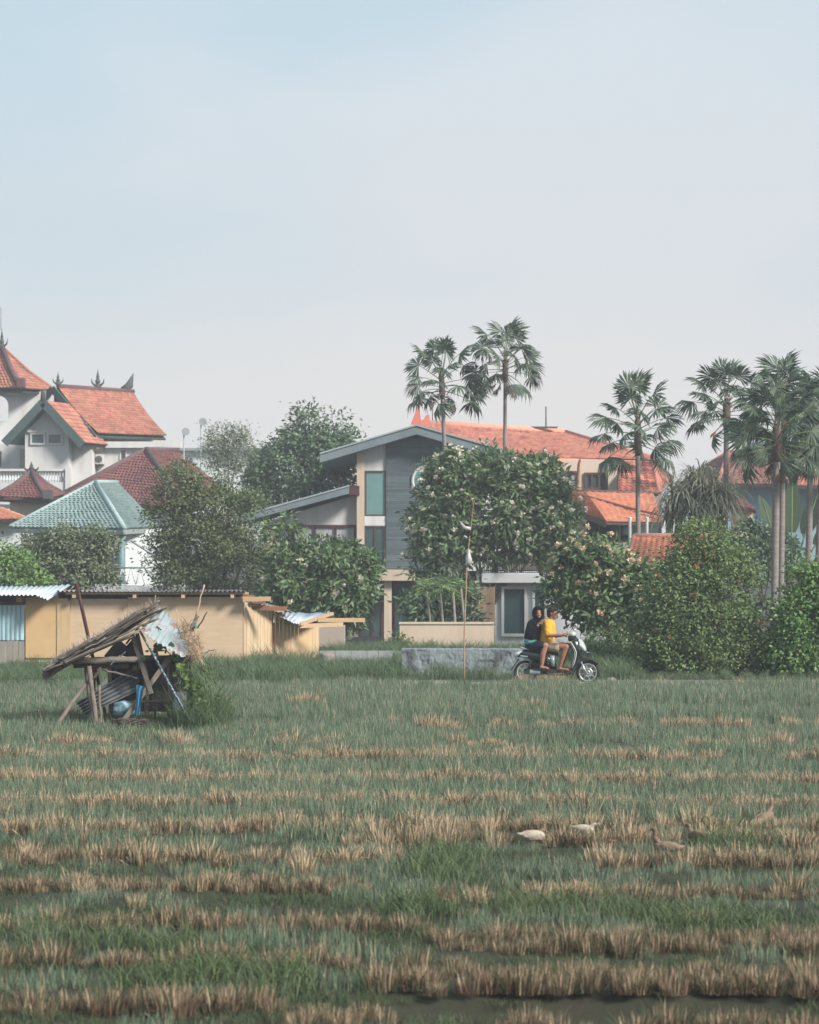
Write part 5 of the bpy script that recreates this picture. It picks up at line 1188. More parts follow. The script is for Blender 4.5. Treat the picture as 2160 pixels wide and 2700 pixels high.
for (p, q, r_, dz) in (((865, 385), (55, 742), .028, -.74), ((800, 440), (120, 720), .024, -.68), ((1018, 290), (640, 455), .022, -.76), ((1000, 250), (830, 345), .020, -.72), ((1012, 205), (560, 440), .018, -.70), ((1025, 140), (900, 235), .026, -.6), ((1015, 170), (740, 330), .02, -.66), ((470, 545), (60, 735), .022, -.78), ((420, 590), (95, 745), .026, -.60), ((1000, 300), (880, 350), .024, -.78), ((560, 430), (180, 620), .02, -.4)):
    pole('roof_pole', H(*p, dz), H(*q, dz), r_ * .62, r_ * .75, M_wood, hut, .014)
for k in range(26):
    cx = rv0.uniform(180, 1000); L = rv0.uniform(110, 330); dz = rv0.uniform(-.78, .5); jj = rv0.uniform(-8, 40); x2 = max(60, cx - L)
    pole('roof_pole', H(cx, thatch_y(cx) + jj + rv0.uniform(-14, 6), dz), H(x2, thatch_y(x2) + jj + rv0.uniform(-6, 26), dz + rv0.uniform(-.1, .1)), rv0.uniform(.007, .015), None, rv0.choice((M_wood, M_hutgrey, M_woodd)), hut, .02, 6)
b = MB(); b.add([H(908, 150, -.7), H(945, 180, -.7), H(930, 245, -.7), H(915, 225, -.7), H(912, 152, -.69), H(943, 181, -.69), H(930, 243, -.69), H(917, 225, -.69)], [(0, 1, 2, 3), (7, 6, 5, 4), (0, 4, 5, 1), (1, 5, 6, 2), (2, 6, 7, 3), (3, 7, 4, 0)]); b.build('wood_offcut', M_hay, hut)
pole('stick', H(985, 190, -.5), H(992, 92, -.5), .008, .006, M_hay, hut)
b = MB(); b.tube([H(170, 640, -.8), H(200, 632, -.8), H(250, 690, -.8), H(215, 705, -.7), H(172, 645, -.72)], .014, 5); b.build('lashing', M_tarp, hut)
# hanging tarp under the thatch
b = MB(); rows = []
tp_ = [((560, 600), (570, 690)), ((640, 505), (630, 650)), ((690, 470), (690, 600)), ((745, 520), (740, 610)), ((790, 470), (800, 640)), ((840, 420), (845, 700))]
for (u, l) in tp_:
    z_ = -.3 + RND.uniform(-.06, .06); rows.append([H(u[0], u[1], z_), H((u[0] + l[0]) / 2, (u[1] + l[1]) / 2, z_ + RND.uniform(-.08, .08)), H(l[0], l[1], z_)])
vs = [p for r_ in rows for p in r_]; b.smooth = True; b.add(vs, [q for i in range(len(rows) - 1) for q in ((3 * i, 3 * i + 1, 3 * i + 4, 3 * i + 3), (3 * i + 1, 3 * i + 2, 3 * i + 5, 3 * i + 4))]); b.build('tarp', M_tarp, hut, fix=False)
b = MB(); n = 14; vs = []
for i in range(n + 1):
    for j in range(6):
        cx = 600 + i * (1290 - 600) / n; cy = 600 + j * 95 + (0 if i > 2 else 60); vs.append(H(cx, cy, .62 + .07 * math.sin(i * 1.9 + j) + .04 * math.sin(j * 2.3)))
b.smooth = True; b.add(vs, [(6 * i + j, 6 * i + j + 1, 6 * i + j + 7, 6 * i + j + 6) for i in range(n) for j in range(5)]); b.build('back_tarp', M_tarp, hut, fix=False)
pole('cord', H(735, 575, -.45), H(610, 685, -.6), .012, .010, M_bpole, hut, .02)
# bent tin sheet
poly_top = [(1018, 200), (1092, 240), (1168, 345), (1218, 440), (1305, 515)]; poly_bot = [(868, 385), (955, 462), (1050, 515), (1125, 560), (1225, 615)]
b = MB(); vs = []; n = 40; m = 8
for i in range(n + 1):
    t = i / n * 4; k = min(3, int(t)); f = t - k
    a = Vector(poly_top[k]).lerp(Vector(poly_top[k + 1]), f); c = Vector(poly_bot[k]).lerp(Vector(poly_bot[k + 1]), f)
    for j in range(m + 1):
        u = j / m; q = a.lerp(c, u); amp = .016
        p = H(q.x, q.y, .35 - 1.05 * u + .03 * math.sin(5 * u + 3 * t)); p += Vector((.6, -.3, .74)) * amp * math.sin(i * 2 * PI / 4.4); vs.append(p)
fs = [(i * (m + 1) + j, i * (m + 1) + j + 1, (i + 1) * (m + 1) + j + 1, (i + 1) * (m + 1) + j) for i in range(n) for j in range(m)]
b.smooth = True; b.add(vs, fs); o = b.build('tin_sheet', M_htin, hut, fix=False); sd = o.modifiers.new('solid', 'SOLIDIFY'); sd.thickness = .006
for (x, y) in ((1010, 365), (1028, 380)):
    b = MB(); b.box(H(x, y, -.32), (.05, .02, .02), Matrix.Rotation(.6, 3, 'Y')); b.build('scrap', M_woodd, hut)
# dry straw heap on the right end, sticks
b = MB()
for k in range(520):
    a = rgh.uniform(0, 6.28); r_ = rgh.uniform(0, 1) ** .5; u_ = rgh.uniform(); cx = 1215 + 130 * u_ + 55 * r_ * math.cos(a); cy = 380 + 220 * u_ + 70 * r_ * math.sin(a); p = H(cx, cy, rgh.uniform(-.5, .5))
    v = Vector((rgh.normal(.15, .5), rgh.normal(0, .4), rgh.normal(.05, .5))); v = v.normalized() * rgh.uniform(.06, .24); s = Vector((-v.z, .3, v.x)).normalized() * rgh.uniform(.003, .007); q = p + v; r2 = p + v * .55 + Vector((0, 0, .02))
    b.add([p - s, p + s, r2 + s, r2 - s, q + s * .4, q - s * .4], [(0, 1, 2, 3), (3, 2, 4, 5)])
stuff(b.build('dry_straw', M_hay, hut, fix=False))
for p, q, r_, m in (((1285, 395), (1350, 265), .034, M_wood), ((1300, 400), (1335, 300), .03, M_wood), ((1345, 372), (1425, 235), .012, M_woodd), ((1330, 275), (1402, 5), .013, M_strawp), ((1365, 588), (1492, 550), .012, M_wood), ((1240, 570), (1330, 560), .012, M_hay), ((1150, 600), (1250, 520), .02, M_wood), ((1290, 640), (1400, 520), .01, M_hay), ((1180, 350), (1165, 215), .008, M_strawp)):
    pole('stick', H(*p, .1), H(*q, .1), r_, r_ * .8, m, hut, .01)
b = MB(); b.lathe(H(1328, 375, .06), [(.02, 0), (.03, .01), (.03, .04), (.02, .05)], 8); b.build('green_tie', mat('green_tie', (.03, .25, .18), .5), hut)
# low slatted seat edge and side supports
pole('beam', H(640, 1000, -.2), H(1180, 985, .1), .03, .03, M_woodd, hut)

# things leaning in and around the hut
b = MB(); corrugated(b, H(470, 842, -.30), H(322, 1010, -.30), H(405, 1103, -.25), H(560, 975, -.22), 5, .022) if False else corrugated(b, H(322, 1000, -.42), H(400, 1105, -.42), H(860, 890, -.05), H(835, 690, -.05), 5, .024)
o = b.build('corrugated_sheet', M_dtin, None, fix=False); tag(o, 'dark weathered corrugated sheet leaning inside the hut', 'metal sheet')
sd = o.modifiers.new('solid', 'SOLIDIFY'); sd.thickness = .005
# blue cloth
b = MB(); vs = []; n = 10
for i in range(n + 1):
    t = i / n; cx0, cx1 = 832 - 10 * t, 895 - 40 * t; y_ = 848 + 255 * t
    for j in range(7): vs.append(H(cx0 + (cx1 - cx0) * j / 6, y_ + (14 * j / 6 if i == 0 else 0), -.66 + .03 * math.sin(j * 1.7 + t * 2)))
b.smooth = True; b.add(vs, [(i * 7 + j, i * 7 + j + 1, i * 7 + j + 8, i * 7 + j + 7) for i in range(n) for j in range(6)]); tag(b.build('cloth', M_bcloth, None, fix=False), 'bright blue cloth hanging from the hut brace', 'cloth')
def lumpy(name, c, size, m, label, cat, seed, amp=.22):
    b = MB(); n1, n2 = 14, 20; vs = []
    for i in range(n1 + 1):
        th = PI * i / n1
        for j in range(n2):
            ph = 2 * PI * j / n2; d = Vector((math.sin(th) * math.cos(ph), math.sin(th) * math.sin(ph), math.cos(th))); r_ = 1 + amp * noise.noise(d * 1.6 + Vector((seed, 0, 0))) + amp * .6 * noise.noise(d * 4 + Vector((0, seed, 0)))
            sq = max(abs(d.x), abs(d.z), .6) ** -.35; vs.append(Vector(c) + Vector((d.x * size[0], d.y * size[1], d.z * size[2])) * r_ * sq)
    b.smooth = True; b.add(vs, [(i * n2 + j, i * n2 + (j + 1) % n2, (i + 1) * n2 + (j + 1) % n2, (i + 1) * n2 + j) for i in range(n1) for j in range(n2)]); return tag(b.build(name, m), label, cat)
lumpy('bundle', H(722, 1050, -.25), (.165, .15, .115), M_bund, 'grey and teal plastic bundle under the hut', 'bundle', 1.0)
b_ = lumpy('sack', H(1218, 1035, -.2), (.150, .15, .235), M_sack, 'full off white sack behind the painted pole', 'sack', 5.0, .16)
# crate of sticks: coil of vines
b = MB()
for k in range(26):
    a0 = RND.uniform(0, 6.28); r_ = RND.uniform(.78, 1.05); h = RND.uniform(.0, .20); pts = []
    for j in range(12):
        a = a0 + j * .42; pts.append(Vector((H(835, 1200).x + .27 * r_ * math.cos(a), ZH - .85 + .16 * r_ * math.sin(a), h + .03 * math.sin(j * 1.3 + k))))
    b.tube(pts, RND.uniform(.006, .011), 5)
tag(stuff(b.build('vine_coil', M_woodd)), 'coil of brown twisted vines lying in front of the hut', 'vine coil'); bpy.data.objects['vine_coil'].pop('kind')
tr = thing('leaning_pole', (H(600, 0, 1.1).x, ZH + 1.1, 0), 'dark red metal pole leaning behind the hut', 'pole')
pole('shaft', H(325, -5, 1.0), Vector((H(590, 0, 1.1).x, ZH + 1.1, -.05)), .026, .026, M_redpole, tr, .0, 8)
# climbing plant: big leaves along the right side
cp = thing('climbing_vine', gnd(1250, -.5), 'green climbing vine with broad leaves on the right side of the hut', 'vine')
def leaf3(b):
    o_ = [(0, 0, 0), (-.5, .18, .05), (-.42, .62, .0), (0, 1, -.12), (.42, .62, .0), (.5, .18, .05), (0, .5, -.04)]
    b.add([Vector(q) for q in o_], [(0, 1, 6), (1, 2, 6), (2, 3, 6), (3, 4, 6), (4, 5, 6), (5, 0, 6)])
b = MB(); leaf3(b); o = b.build('leaf', M_vine, None, origin=(0, 0, 0), fix=False); LEAF = o.data; bpy.data.objects.remove(o)
path = [(840, 720), (880, 640), (950, 600), (1010, 565), (1080, 560), (1150, 620), (1190, 680), (1200, 760), (1240, 820), (1290, 880), (1310, 960)]
b = MB(); b.tube([H(x, y, -.5) for x, y in path] + [gnd(1330, -.5)], .008, 5); b.build('stem', M_lf_mid, cp)
rv = random.Random(2)
for k in range(150):
    if k < 60: i = rv.randrange(len(path)); cx, cy = path[i][0] + rv.uniform(-40, 50), path[i][1] + rv.uniform(-30, 40)
    else: t = rv.random(); cx = 1180 + 200 * t + rv.uniform(-60, 70); cy = 640 + 420 * t + rv.uniform(-60, 60)
    s = rv.uniform(.06, .12) * (.8 if k > 100 else 1)
    linked('leaf', LEAF, cp, H(cx, cy, -.5 + rv.uniform(-.12, .2)), (rv.uniform(.4, 1.9), rv.uniform(-.6, .6), rv.uniform(0, 6.28)), (s, s, s))
# tall grass heap around the hut
hp = []
for k in range(190):
    u = rv.random()
    if k < 130: cx = rv.gauss(1425, 80); dz = rv.uniform(-.7, .6); s = rv.uniform(.5, 1.15) * max(.35, 1.25 - abs(cx - 1350) / 230)
    else: cx = rv.uniform(480, 1300); dz = rv.uniform(-.75, .5); s = rv.uniform(.15, .36)
    p = gnd(cx, dz)
    hp.append((p.x, p.y, -.03, rv.uniform(0, 6.28), s, s * rv.uniform(.9, 1.3), rv.randrange(4)))
o = scatter('hut_grass', [p[:3] for p in hp], [p[3] for p in hp], [(p[4], p[4], p[5]) for p in hp], [p[6] for p in hp], col_w)
tag(o, 'tall green grass grown up around the hut', 'grass', kind='stuff')
rg2 = np.random.default_rng(6); n = 900
cxs = rg2.normal(1330, 75, n); f = np.clip((cxs - 1150) / 300, 0, 1); cys = rg2.uniform(640, 1150, n) + 120 * f * 0
Pc = np.array([tuple(H(a, c, d)) for a, c, d in zip(cxs + (cys - 640) * .12, cys, rg2.uniform(-.6, .4, n))]); D = np.stack([rg2.normal(.35, .4, n), rg2.normal(-.2, .3, n), rg2.normal(-.75, .4, n)], -1); D /= np.linalg.norm(D, axis=1, keepdims=True)
V_, Q_ = leaf_quads(rg2, Pc, D, .17, .014); stuff(np_mesh('trailing_leaves', V_, Q_, M_g2, cp))
# ------------------------------------------------------------------ scooter and its riders
M_blackp = mat('black_green_paint', (0.010, 0.017, 0.018), .22, (0.014, 0.022, 0.023), scale=3, coat=.8, spec=.5)
M_tyre = mat('tyre_rubber', (0.012, 0.012, 0.013), .8, (0.02, 0.02, 0.02), scale=20)
M_rim = mat('rim_alloy', (0.52, 0.54, 0.54), .35, (0.44, 0.46, 0.46), scale=10, metal=.5)
M_chrome = mat('fork_alloy', (0.45, 0.47, 0.48), .3, metal=.7)
M_blackm = mat('matt_black', (0.013, 0.013, 0.014), .7, (0.025, 0.025, 0.026), scale=8)
M_seat = mat('seat_vinyl', (0.012, 0.012, 0.013), .45)
M_silver = mat('silver_panel', (0.44, 0.46, 0.46), .3, (0.38, 0.40, 0.40), scale=4, coat=.5)
M_grey = mat('grey_panel', (0.22, 0.27, 0.275), .35, (0.19, 0.235, 0.24), scale=4, coat=.4)
M_lens = mat('headlight_lens', (0.70, 0.72, 0.70), .12, spec=.6, coat=.6)
M_mint = mat('mint_trim', (0.30, 0.47, 0.42), .4)
M_skin1 = mat('skin_tanned', (0.235, 0.108, 0.066), .55, (0.265, 0.125, 0.078), scale=6, spec=.35)
M_skin2 = mat('skin', (0.30, 0.15, 0.098), .55, (0.33, 0.165, 0.11), scale=6, spec=.35)
M_hair = mat('black_hair', (0.008, 0.007, 0.007), .6, (0.016, 0.014, 0.013), scale=40, bump=.8, bscale=60)
M_yel = mat('yellow_cotton', (0.70, 0.36, 0.045), .85, (0.62, 0.30, 0.035), scale=4, bump=.5, bscale=14)
M_khaki = mat('khaki_cotton', (0.36, 0.28, 0.205), .9, (0.31, 0.24, 0.17), scale=6, bump=.5, bscale=16)
M_hood = mat('black_cotton', (0.004, 0.0045, 0.006), .9, (0.008, 0.0085, 0.011), scale=5, spec=.08, bump=.5, bscale=14)
M_navy = mat('navy_cotton', (0.010, 0.016, 0.026), .9, (0.015, 0.022, 0.034), scale=6, spec=.1, bump=.5, bscale=16)
M_teal = mat('teal_cotton', (0.12, 0.36, 0.33), .85, (0.10, 0.31, 0.28), scale=6, bump=.4)
M_sand = mat('sandal', (0.05, 0.028, 0.022), .7)
M_eye = mat('eye_dark', (0.01, 0.008, 0.007), .25)
M_lip = mat('lips', (0.23, 0.075, 0.06), .5); M_teeth = mat('teeth', (.72, .68, .62), .4)
SB = Vector(((1387 - 1080) * 49.25 / F, 49.25, 0.012)); YAW = math.radians(-6); RZ = Matrix.Rotation(YAW, 3, 'Z')
def S(cx, cy, y=0.0): return SB + RZ @ Vector(((cx - 440) / 669.0, y, (1243 - cy) / 669.0))
sct = thing('scooter', SB, 'dark green black motor scooter carrying two people along the road', 'scooter')
def wheel(cx, cy, name='wheel'):
    c = S(cx, cy)
    def ring(prof, n=36):
        b = MB(); b.smooth = True; rings = []
        for k in range(n):
            t = 2 * PI * k / n; rings.append([c + RZ @ Vector((r_ * math.cos(t), y_, r_ * math.sin(t))) for r_, y_ in prof])
        b.loft(rings + [rings[0]], cap=False); return b
    b = MB(); 
    hub = ring([(.018, -.05), (.045, -.045), (.045, .045), (.018, .05)], 16).build('wheel', M_chrome, sct)
    ring([(.178, -.032), (.200, -.046), (.225, -.036), (.236, -.012), (.236, .012), (.225, .036), (.200, .046), (.178, .032)]).build('tyre', M_tyre, hub)
    ring([(.182, -.036), (.166, -.030), (.158, -.016), (.158, .016), (.166, .030), (.182, .036)]).build('rim', M_rim, hub)
    for k in range(8):
        a = 2 * PI * k / 8 + .2; b = MB(); v = RZ @ Vector((math.cos(a), 0, math.sin(a))); b.bar(c + v * .04, c + v * .164, .022, .017, up=RZ @ Vector((0, 1, 0))); b.build('spoke', M_rim, hub)
    b = ring([(.06, -.052), (.098, -.052), (.098, -.047), (.06, -.047)], 20).build('brake_disc', M_chrome, hub)
wheel(1270, 1085); wheel(440, 1085)
def sup(cx, cy_t, cy_b, hw, n=18, p=2.6):
    """superellipse ring in the y-z plane at cx"""
    r_ = []
    for k in range(n):
        t = 2 * PI * k / n; c_, s_ = math.cos(t), math.sin(t)
        r_.append(S(cx, (cy_t + cy_b) / 2 - (cy_b - cy_t) / 2 * math.copysign(abs(s_) ** (2 / p), s_), hw * math.copysign(abs(c_) ** (2 / p), c_)))
    return r_
def suph(cy, x0, x1, hw, n=20, p=2.4):
    """superellipse ring in the horizontal plane at height cy"""
    r_ = []
    for k in range(n):
        t = 2 * PI * k / n; c_, s_ = math.cos(t), math.sin(t)
        r_.append(S((x0 + x1) / 2 + (x1 - x0) / 2 * math.copysign(abs(c_) ** (2 / p), c_), cy, hw * math.copysign(abs(s_) ** (2 / p), s_)))
    return r_
def loftpart(name, rings, m, par=sct, **k):
    b = MB(); b.smooth = True; b.loft(rings); return b.build(name, m, par)
tail = loftpart('tail_body', [sup(*q) for q in ((296, 838, 862, .02), (312, 822, 878, .06), (345, 802, 886, .095), (420, 784, 892, .13), (520, 786, 925, .15), (640, 800, 962, .158), (720, 825, 1000, .155), (790, 880, 1030, .14), (850, 960, 1050, .12))], M_blackp)
loftpart('seat', [sup(*q) for q in ((372, 742, 756, .05), (400, 735, 778, .09), (460, 737, 795, .125), (560, 748, 808, .145), (640, 766, 818, .15), (740, 790, 835, .145), (830, 805, 858, .13), (872, 830, 872, .09))], M_seat)
loftpart('grab_rail', [sup(*q) for q in ((362, 748, 756, .10), (390, 742, 770, .135), (440, 758, 784, .14), (486, 772, 790, .135))], M_mint)
loftpart('tail_light', [sup(*q) for q in ((294, 845, 876, .05), (305, 822, 880, .085), (345, 803, 868, .105), (385, 786, 830, .105), (402, 784, 800, .10))], M_lens)
b = MB(); b.bar(S(372, 862, -.135), S(468, 872, -.152), .01, .022); b.build('trim_strip', M_mint, sct)
loftpart('side_panel', [suph(*q) for q in ((862, 742, 842, .158), (930, 752, 846, .16), (1000, 766, 842, .155))], M_grey)
loftpart('panel_divider', [suph(*q) for q in ((850, 690, 752, .162), (930, 705, 760, .164), (1010, 720, 772, .16))], M_blackm)
loftpart('floorboard', [sup(*q) for q in ((700, 1030, 1085, .12), (760, 1028, 1095, .15), (900, 1052, 1095, .16), (1030, 1058, 1100, .155), (1075, 1040, 1120, .12))], M_blackm)
loftpart('apron', [suph(*q) for q in ((612, 1062, 1120, .05), (640, 1040, 1168, .12), (690, 1030, 1212, .17), (750, 1048, 1240, .19), (800, 1068, 1244, .19), (850, 1072, 1200, .185), (930, 1052, 1172, .175), (1010, 1034, 1138, .15), (1080, 1034, 1098, .11), (1128, 1052, 1078, .06))], M_blackp)
loftpart('front_cowl', [suph(*q) for q in ((628, 1098, 1160, .07), (655, 1100, 1196, .12), (700, 1120, 1226, .165), (745, 1150, 1247, .18), (785, 1185, 1252, .165), (800, 1210, 1248, .13))], M_silver)
loftpart('headlight', [suph(*q) for q in ((672, 1090, 1150, .168), (700, 1092, 1160, .182), (722, 1106, 1150, .182))], M_lens)
loftpart('beak', [sup(*q) for q in ((1195, 808, 832, .10), (1240, 800, 836, .11), (1290, 812, 834, .07), (1312, 824, 832, .03))], M_blackp)
b = MB(); b.smooth = True
b.tube([S(1040, 668, -.14), S(1062, 700, -.165), S(1105, 775, -.192), S(1118, 810, -.195), S(1112, 880, -.188), S(1090, 960, -.170), S(1058, 1030, -.145)], .0085, 6); b.build('trim_strip', M_lens, sct)
b = MB(); b.tube([S(1030, 680, -.14), S(1085, 775, -.18), S(1098, 815, -.188), S(1092, 880, -.182), S(1070, 960, -.165), S(1042, 1025, -.14)], .006, 6); b.build('trim_strip', M_mint, sct)
# front fender
rings = []
for k in range(13):
    a = math.radians(172 - k * 11.2); r_ = .262 + .012 * math.sin(k / 12 * PI); hw = .045 + .035 * math.sin(min(1, k / 11) * PI * .9); c = (1265, 1085)
    pt = lambda rad, y: S(c[0] + rad * 669 * math.cos(a), c[1] - rad * 669 * math.sin(a), y)
    rings.append([pt(r_ - .03, -hw), pt(r_ + .012, -hw * .85), pt(r_ + .03, 0), pt(r_ + .012, hw * .85), pt(r_ - .03, hw), pt(r_ + .005, 0)])
b = MB(); b.smooth = True; b.loft(rings); b.build('front_fender', M_blackm, sct)
for s in (-1, 1):
    b = MB(); b.tube([S(1180, 940, .075 * s), S(1225, 1045, .07 * s), S(1258, 1110, .065 * s)], [.020, .021, .015], 8); b.build('fork_leg', M_chrome, sct)
b = MB(); b.tube([S(1080, 620), S(1180, 930)], .03, 8); b.build('steering_column', M_blackm, sct)
b = MB(); b.smooth = True; b.loft([suph(*q) for q in ((538, 1060, 1096, .05), (552, 1020, 1112, .10), (580, 1008, 1116, .13), (602, 1020, 1108, .10))]); b.build('handlebar_cowl', M_silver, sct)
loftpart('cowl_base', [suph(*q) for q in ((598, 1005, 1112, .11), (630, 1002, 1090, .10), (668, 1010, 1060, .06))], M_blackm)
b = MB(); b.tube([S(985, 592, -.34), S(1010, 590, -.16), S(1050, 592, 0), S(1010, 590, .16), S(985, 592, .34)], .011, 8); b.build('handlebar', M_chrome, sct)
for s in (-1, 1):
    b = MB(); b.tube([S(985, 592, .35 * s), S(995, 591, .245 * s)], .016, 8); b.build('grip', M_blackm, sct)
    b = MB(); b.tube([S(1010, 582, .23 * s), S(978, 605, .33 * s)], .006, 5); b.build('brake_lever', M_chrome, sct)
for (cx, cy, y, bx, by, m) in ((960, 482, -.30, 1002, 572, M_blackm), (1104, 463, .30, 1056, 560, M_silver)):
    b = MB(); b.tube([S(bx, by, y * .7), S((bx + cx) / 2 + 14, (by + cy) / 2, y * .9), S(cx + (12 if cx < 1000 else -6), cy + 22, y)], .008, 6); st_ = b.build('mirror', M_chrome, sct)
    b = MB(); b.smooth = True; b.loft([[S(cx + dx, cy, y) + RZ @ Vector((0, r_ * math.cos(t), r_ * .62 * math.sin(t))) for t in [2 * PI * k / 14 for k in range(14)]] for dx, r_ in ((-8, .052), (4, .056), (14, .040), (20, .015))]); b.build('mirror_head', m, st_)
# rear end
b = MB(); b.bar(S(238, 1062), S(345, 905), .11, .022); b.build('rear_mudguard', M_blackm, sct, bevel=.006)
b = MB(); b.bar(S(268, 965), S(300, 918), .20, .008, up=RZ @ Vector((-1, 0, .6))); b.build('number_plate', M_blackm, sct)
loftpart('engine', [sup(*q) for q in ((420, 1040, 1110, .06), (500, 1010, 1115, .11), (620, 1000, 1112, .12), (720, 1040, 1110, .09))], M_blackm)
loftpart('air_box', [sup(*q) for q in ((510, 935, 1015, .10), (560, 930, 1030, .14), (650, 960, 1040, .13))], M_blackm)
b = MB(); b.tube([S(700, 1100, -.10), S(640, 1092, -.14), S(600, 1082, -.15), S(455, 1075, -.155), S(436, 1074, -.155)], [.02, .03, .052, .050, .03], 12); ex = b.build('muffler', M_blackm, sct)
b = MB(); b.smooth = True; b.loft([[S(x, 1078, -.155) + RZ @ Vector((0, -.056 * math.cos(t), .056 * math.sin(t))) for t in [-1.0 + 2.0 * k / 8 for k in range(9)]] for x in (500, 640)], cap=False); b.build('heat_shield', M_grey, ex)
b = MB(); b.tube([S(512, 915, -.11), S(478, 1060, -.10)], .024, 8); b.build('rear_shock', M_blackm, sct)
b = MB(); b.tube([S(700, 1105, -.08), S(860, 1118, -.1), S(1030, 1110, -.06)], .022, 6); b.build('frame_tube', M_blackm, sct)
b = MB(); b.bar(S(820, 1110, .1), S(760, 1150, .16), .03, .02); b.build('side_stand', M_blackm, sct)

# ---- figures
def capsule(b, p, q, r0, r1, sy=1.0, n=14, hemi=4):
    p, q = Vector(p), Vector(q); d = q - p; L = d.length; d.normalize()
    a = d.cross(RZ @ Vector((0, 1, 0)))
    if a.length < .1: a = d.cross(Vector((0, 0, 1)))
    a.normalize(); c = d.cross(a); rings = []
    st = [(p - d * r0 * math.cos(t), r0 * math.sin(t)) for t in [(k + .3) / (hemi + .3) * PI / 2 for k in range(hemi)]]
    st += [(p.lerp(q, t), r0 + (r1 - r0) * t) for t in (0, .25, .5, .75, 1)]
    st += [(q + d * r1 * math.sin(t), r1 * math.cos(t)) for t in [(k + .7) / (hemi + .3) * PI / 2 for k in range(hemi)]]
    for cpt, r_ in st:
        rings.append([cpt + (a * math.cos(2 * PI * k / n) + c * math.sin(2 * PI * k / n) * sy) * max(r_, .001) for k in range(n)])
    b.loft(rings)
def ell(b, c, rx, ry, rz, R_=None, n=16):
    vs = []; n1 = 10; c = Vector(c); rings = []
    for i in range(n1 + 1):
        th = PI * (i + .15) / (n1 + .3); ring = []
        for j in range(n):
            ph = 2 * PI * j / n; v = Vector((rx * math.sin(th) * math.cos(ph), ry * math.sin(th) * math.sin(ph), rz * math.cos(th)))
            if R_ is not None: v = R_ @ v
            ring.append(c + v)
        rings.append(ring)
    b.loft(rings)
def hand_on(b, c, axis, fwd, up, curl=1, s=1.0):
    """palm with four curled fingers and a thumb; axis: along the knuckles, fwd: the way the fingers leave the palm"""
    c, axis, fwd, up = Vector(c), Vector(axis).normalized(), Vector(fwd).normalized(), Vector(up).normalized()
    capsule(b, c - axis * .026 * s, c + axis * .026 * s, .021 * s, .021 * s, 1.0, 10, 3); capsule(b, c - fwd * .045 * s, c, .024 * s, .026 * s, 1.2, 10, 3)
    for k, L in enumerate((.95, 1.08, 1.0, .8)):
        o_ = c + axis * (.030 - .020 * k) * s; p0 = o_ + fwd * .018 * s + up * .008; p1 = p0 + (fwd * .9 - up * .25 * curl).normalized() * .034 * L * s; p2 = p1 + (fwd * .1 - up * 1.0).normalized() * .026 * L * s * curl + fwd * .02 * (1 - curl); p3 = p2 + (-fwd * .75 * curl - up * .6 + fwd * (1 - curl)).normalized() * .020 * L * s
        for a_, e_, r_ in ((p0, p1, .0092), (p1, p2, .0086), (p2, p3, .0078)): capsule(b, a_, e_, r_ * s, r_ * .92 * s, 1, 8, 2)
    t0 = c + axis * .034 * s - fwd * .022 * s; t1 = t0 + (axis * .5 + fwd * .6 - up * .5).normalized() * .034 * s; t2 = t1 + (fwd * .8 - axis * .3 - up * .4).normalized() * .026 * s
    capsule(b, t0, t1, .0115 * s, .010 * s, 1, 8, 2); capsule(b, t1, t2, .010 * s, .0085 * s, 1, 8, 2)
def bodypart(b, name, m, par, voxel, it=5):
    o = b.build(name, m, par); return remesh_smooth(o, voxel, it)
AX = RZ @ Vector((0, 1, 0)); FW = RZ @ Vector((1, 0, 0)); UP = Vector((0, 0, 1))
def head(b, c, face, sc_=1.0):
    """skull, jaw, nose, ears, lips, facing `face` (horizontal unit vector)"""
    f = Vector(face).normalized(); s_ = UP.cross(f); R_ = Matrix((f, s_, UP)).transposed(); c = Vector(c)
    at = lambda x, y, z: c + R_ @ (Vector((x, y, z)) * sc_)
    ell(b, at(-.012, 0, .030), .096 * sc_, .074 * sc_, .088 * sc_, R_); ell(b, at(.020, 0, -.028), .068 * sc_, .060 * sc_, .080 * sc_, R_); ell(b, at(.052, 0, -.086), .036 * sc_, .036 * sc_, .028 * sc_, R_)
    ell(b, at(.066, 0, .012), .020 * sc_, .045 * sc_, .018 * sc_, R_)                   # brow
    capsule(b, at(.082, 0, .004), at(.100, 0, -.028), .009 * sc_, .014 * sc_, 1, 8, 3)  # nose
    ell(b, at(.092, 0, -.032), .013 * sc_, .018 * sc_, .009 * sc_, R_)
    for q in (-1, 1):
        ell(b, at(.060, .036 * q, -.024), .024 * sc_, .022 * sc_, .022 * sc_, R_); ell(b, at(-.012, .076 * q, -.008), .022 * sc_, .010 * sc_, .032 * sc_, R_)
    ell(b, at(.083, 0, -.056), .012 * sc_, .026 * sc_, .007 * sc_, R_); ell(b, at(.081, 0, -.067), .012 * sc_, .023 * sc_, .007 * sc_, R_)
    return at, R_
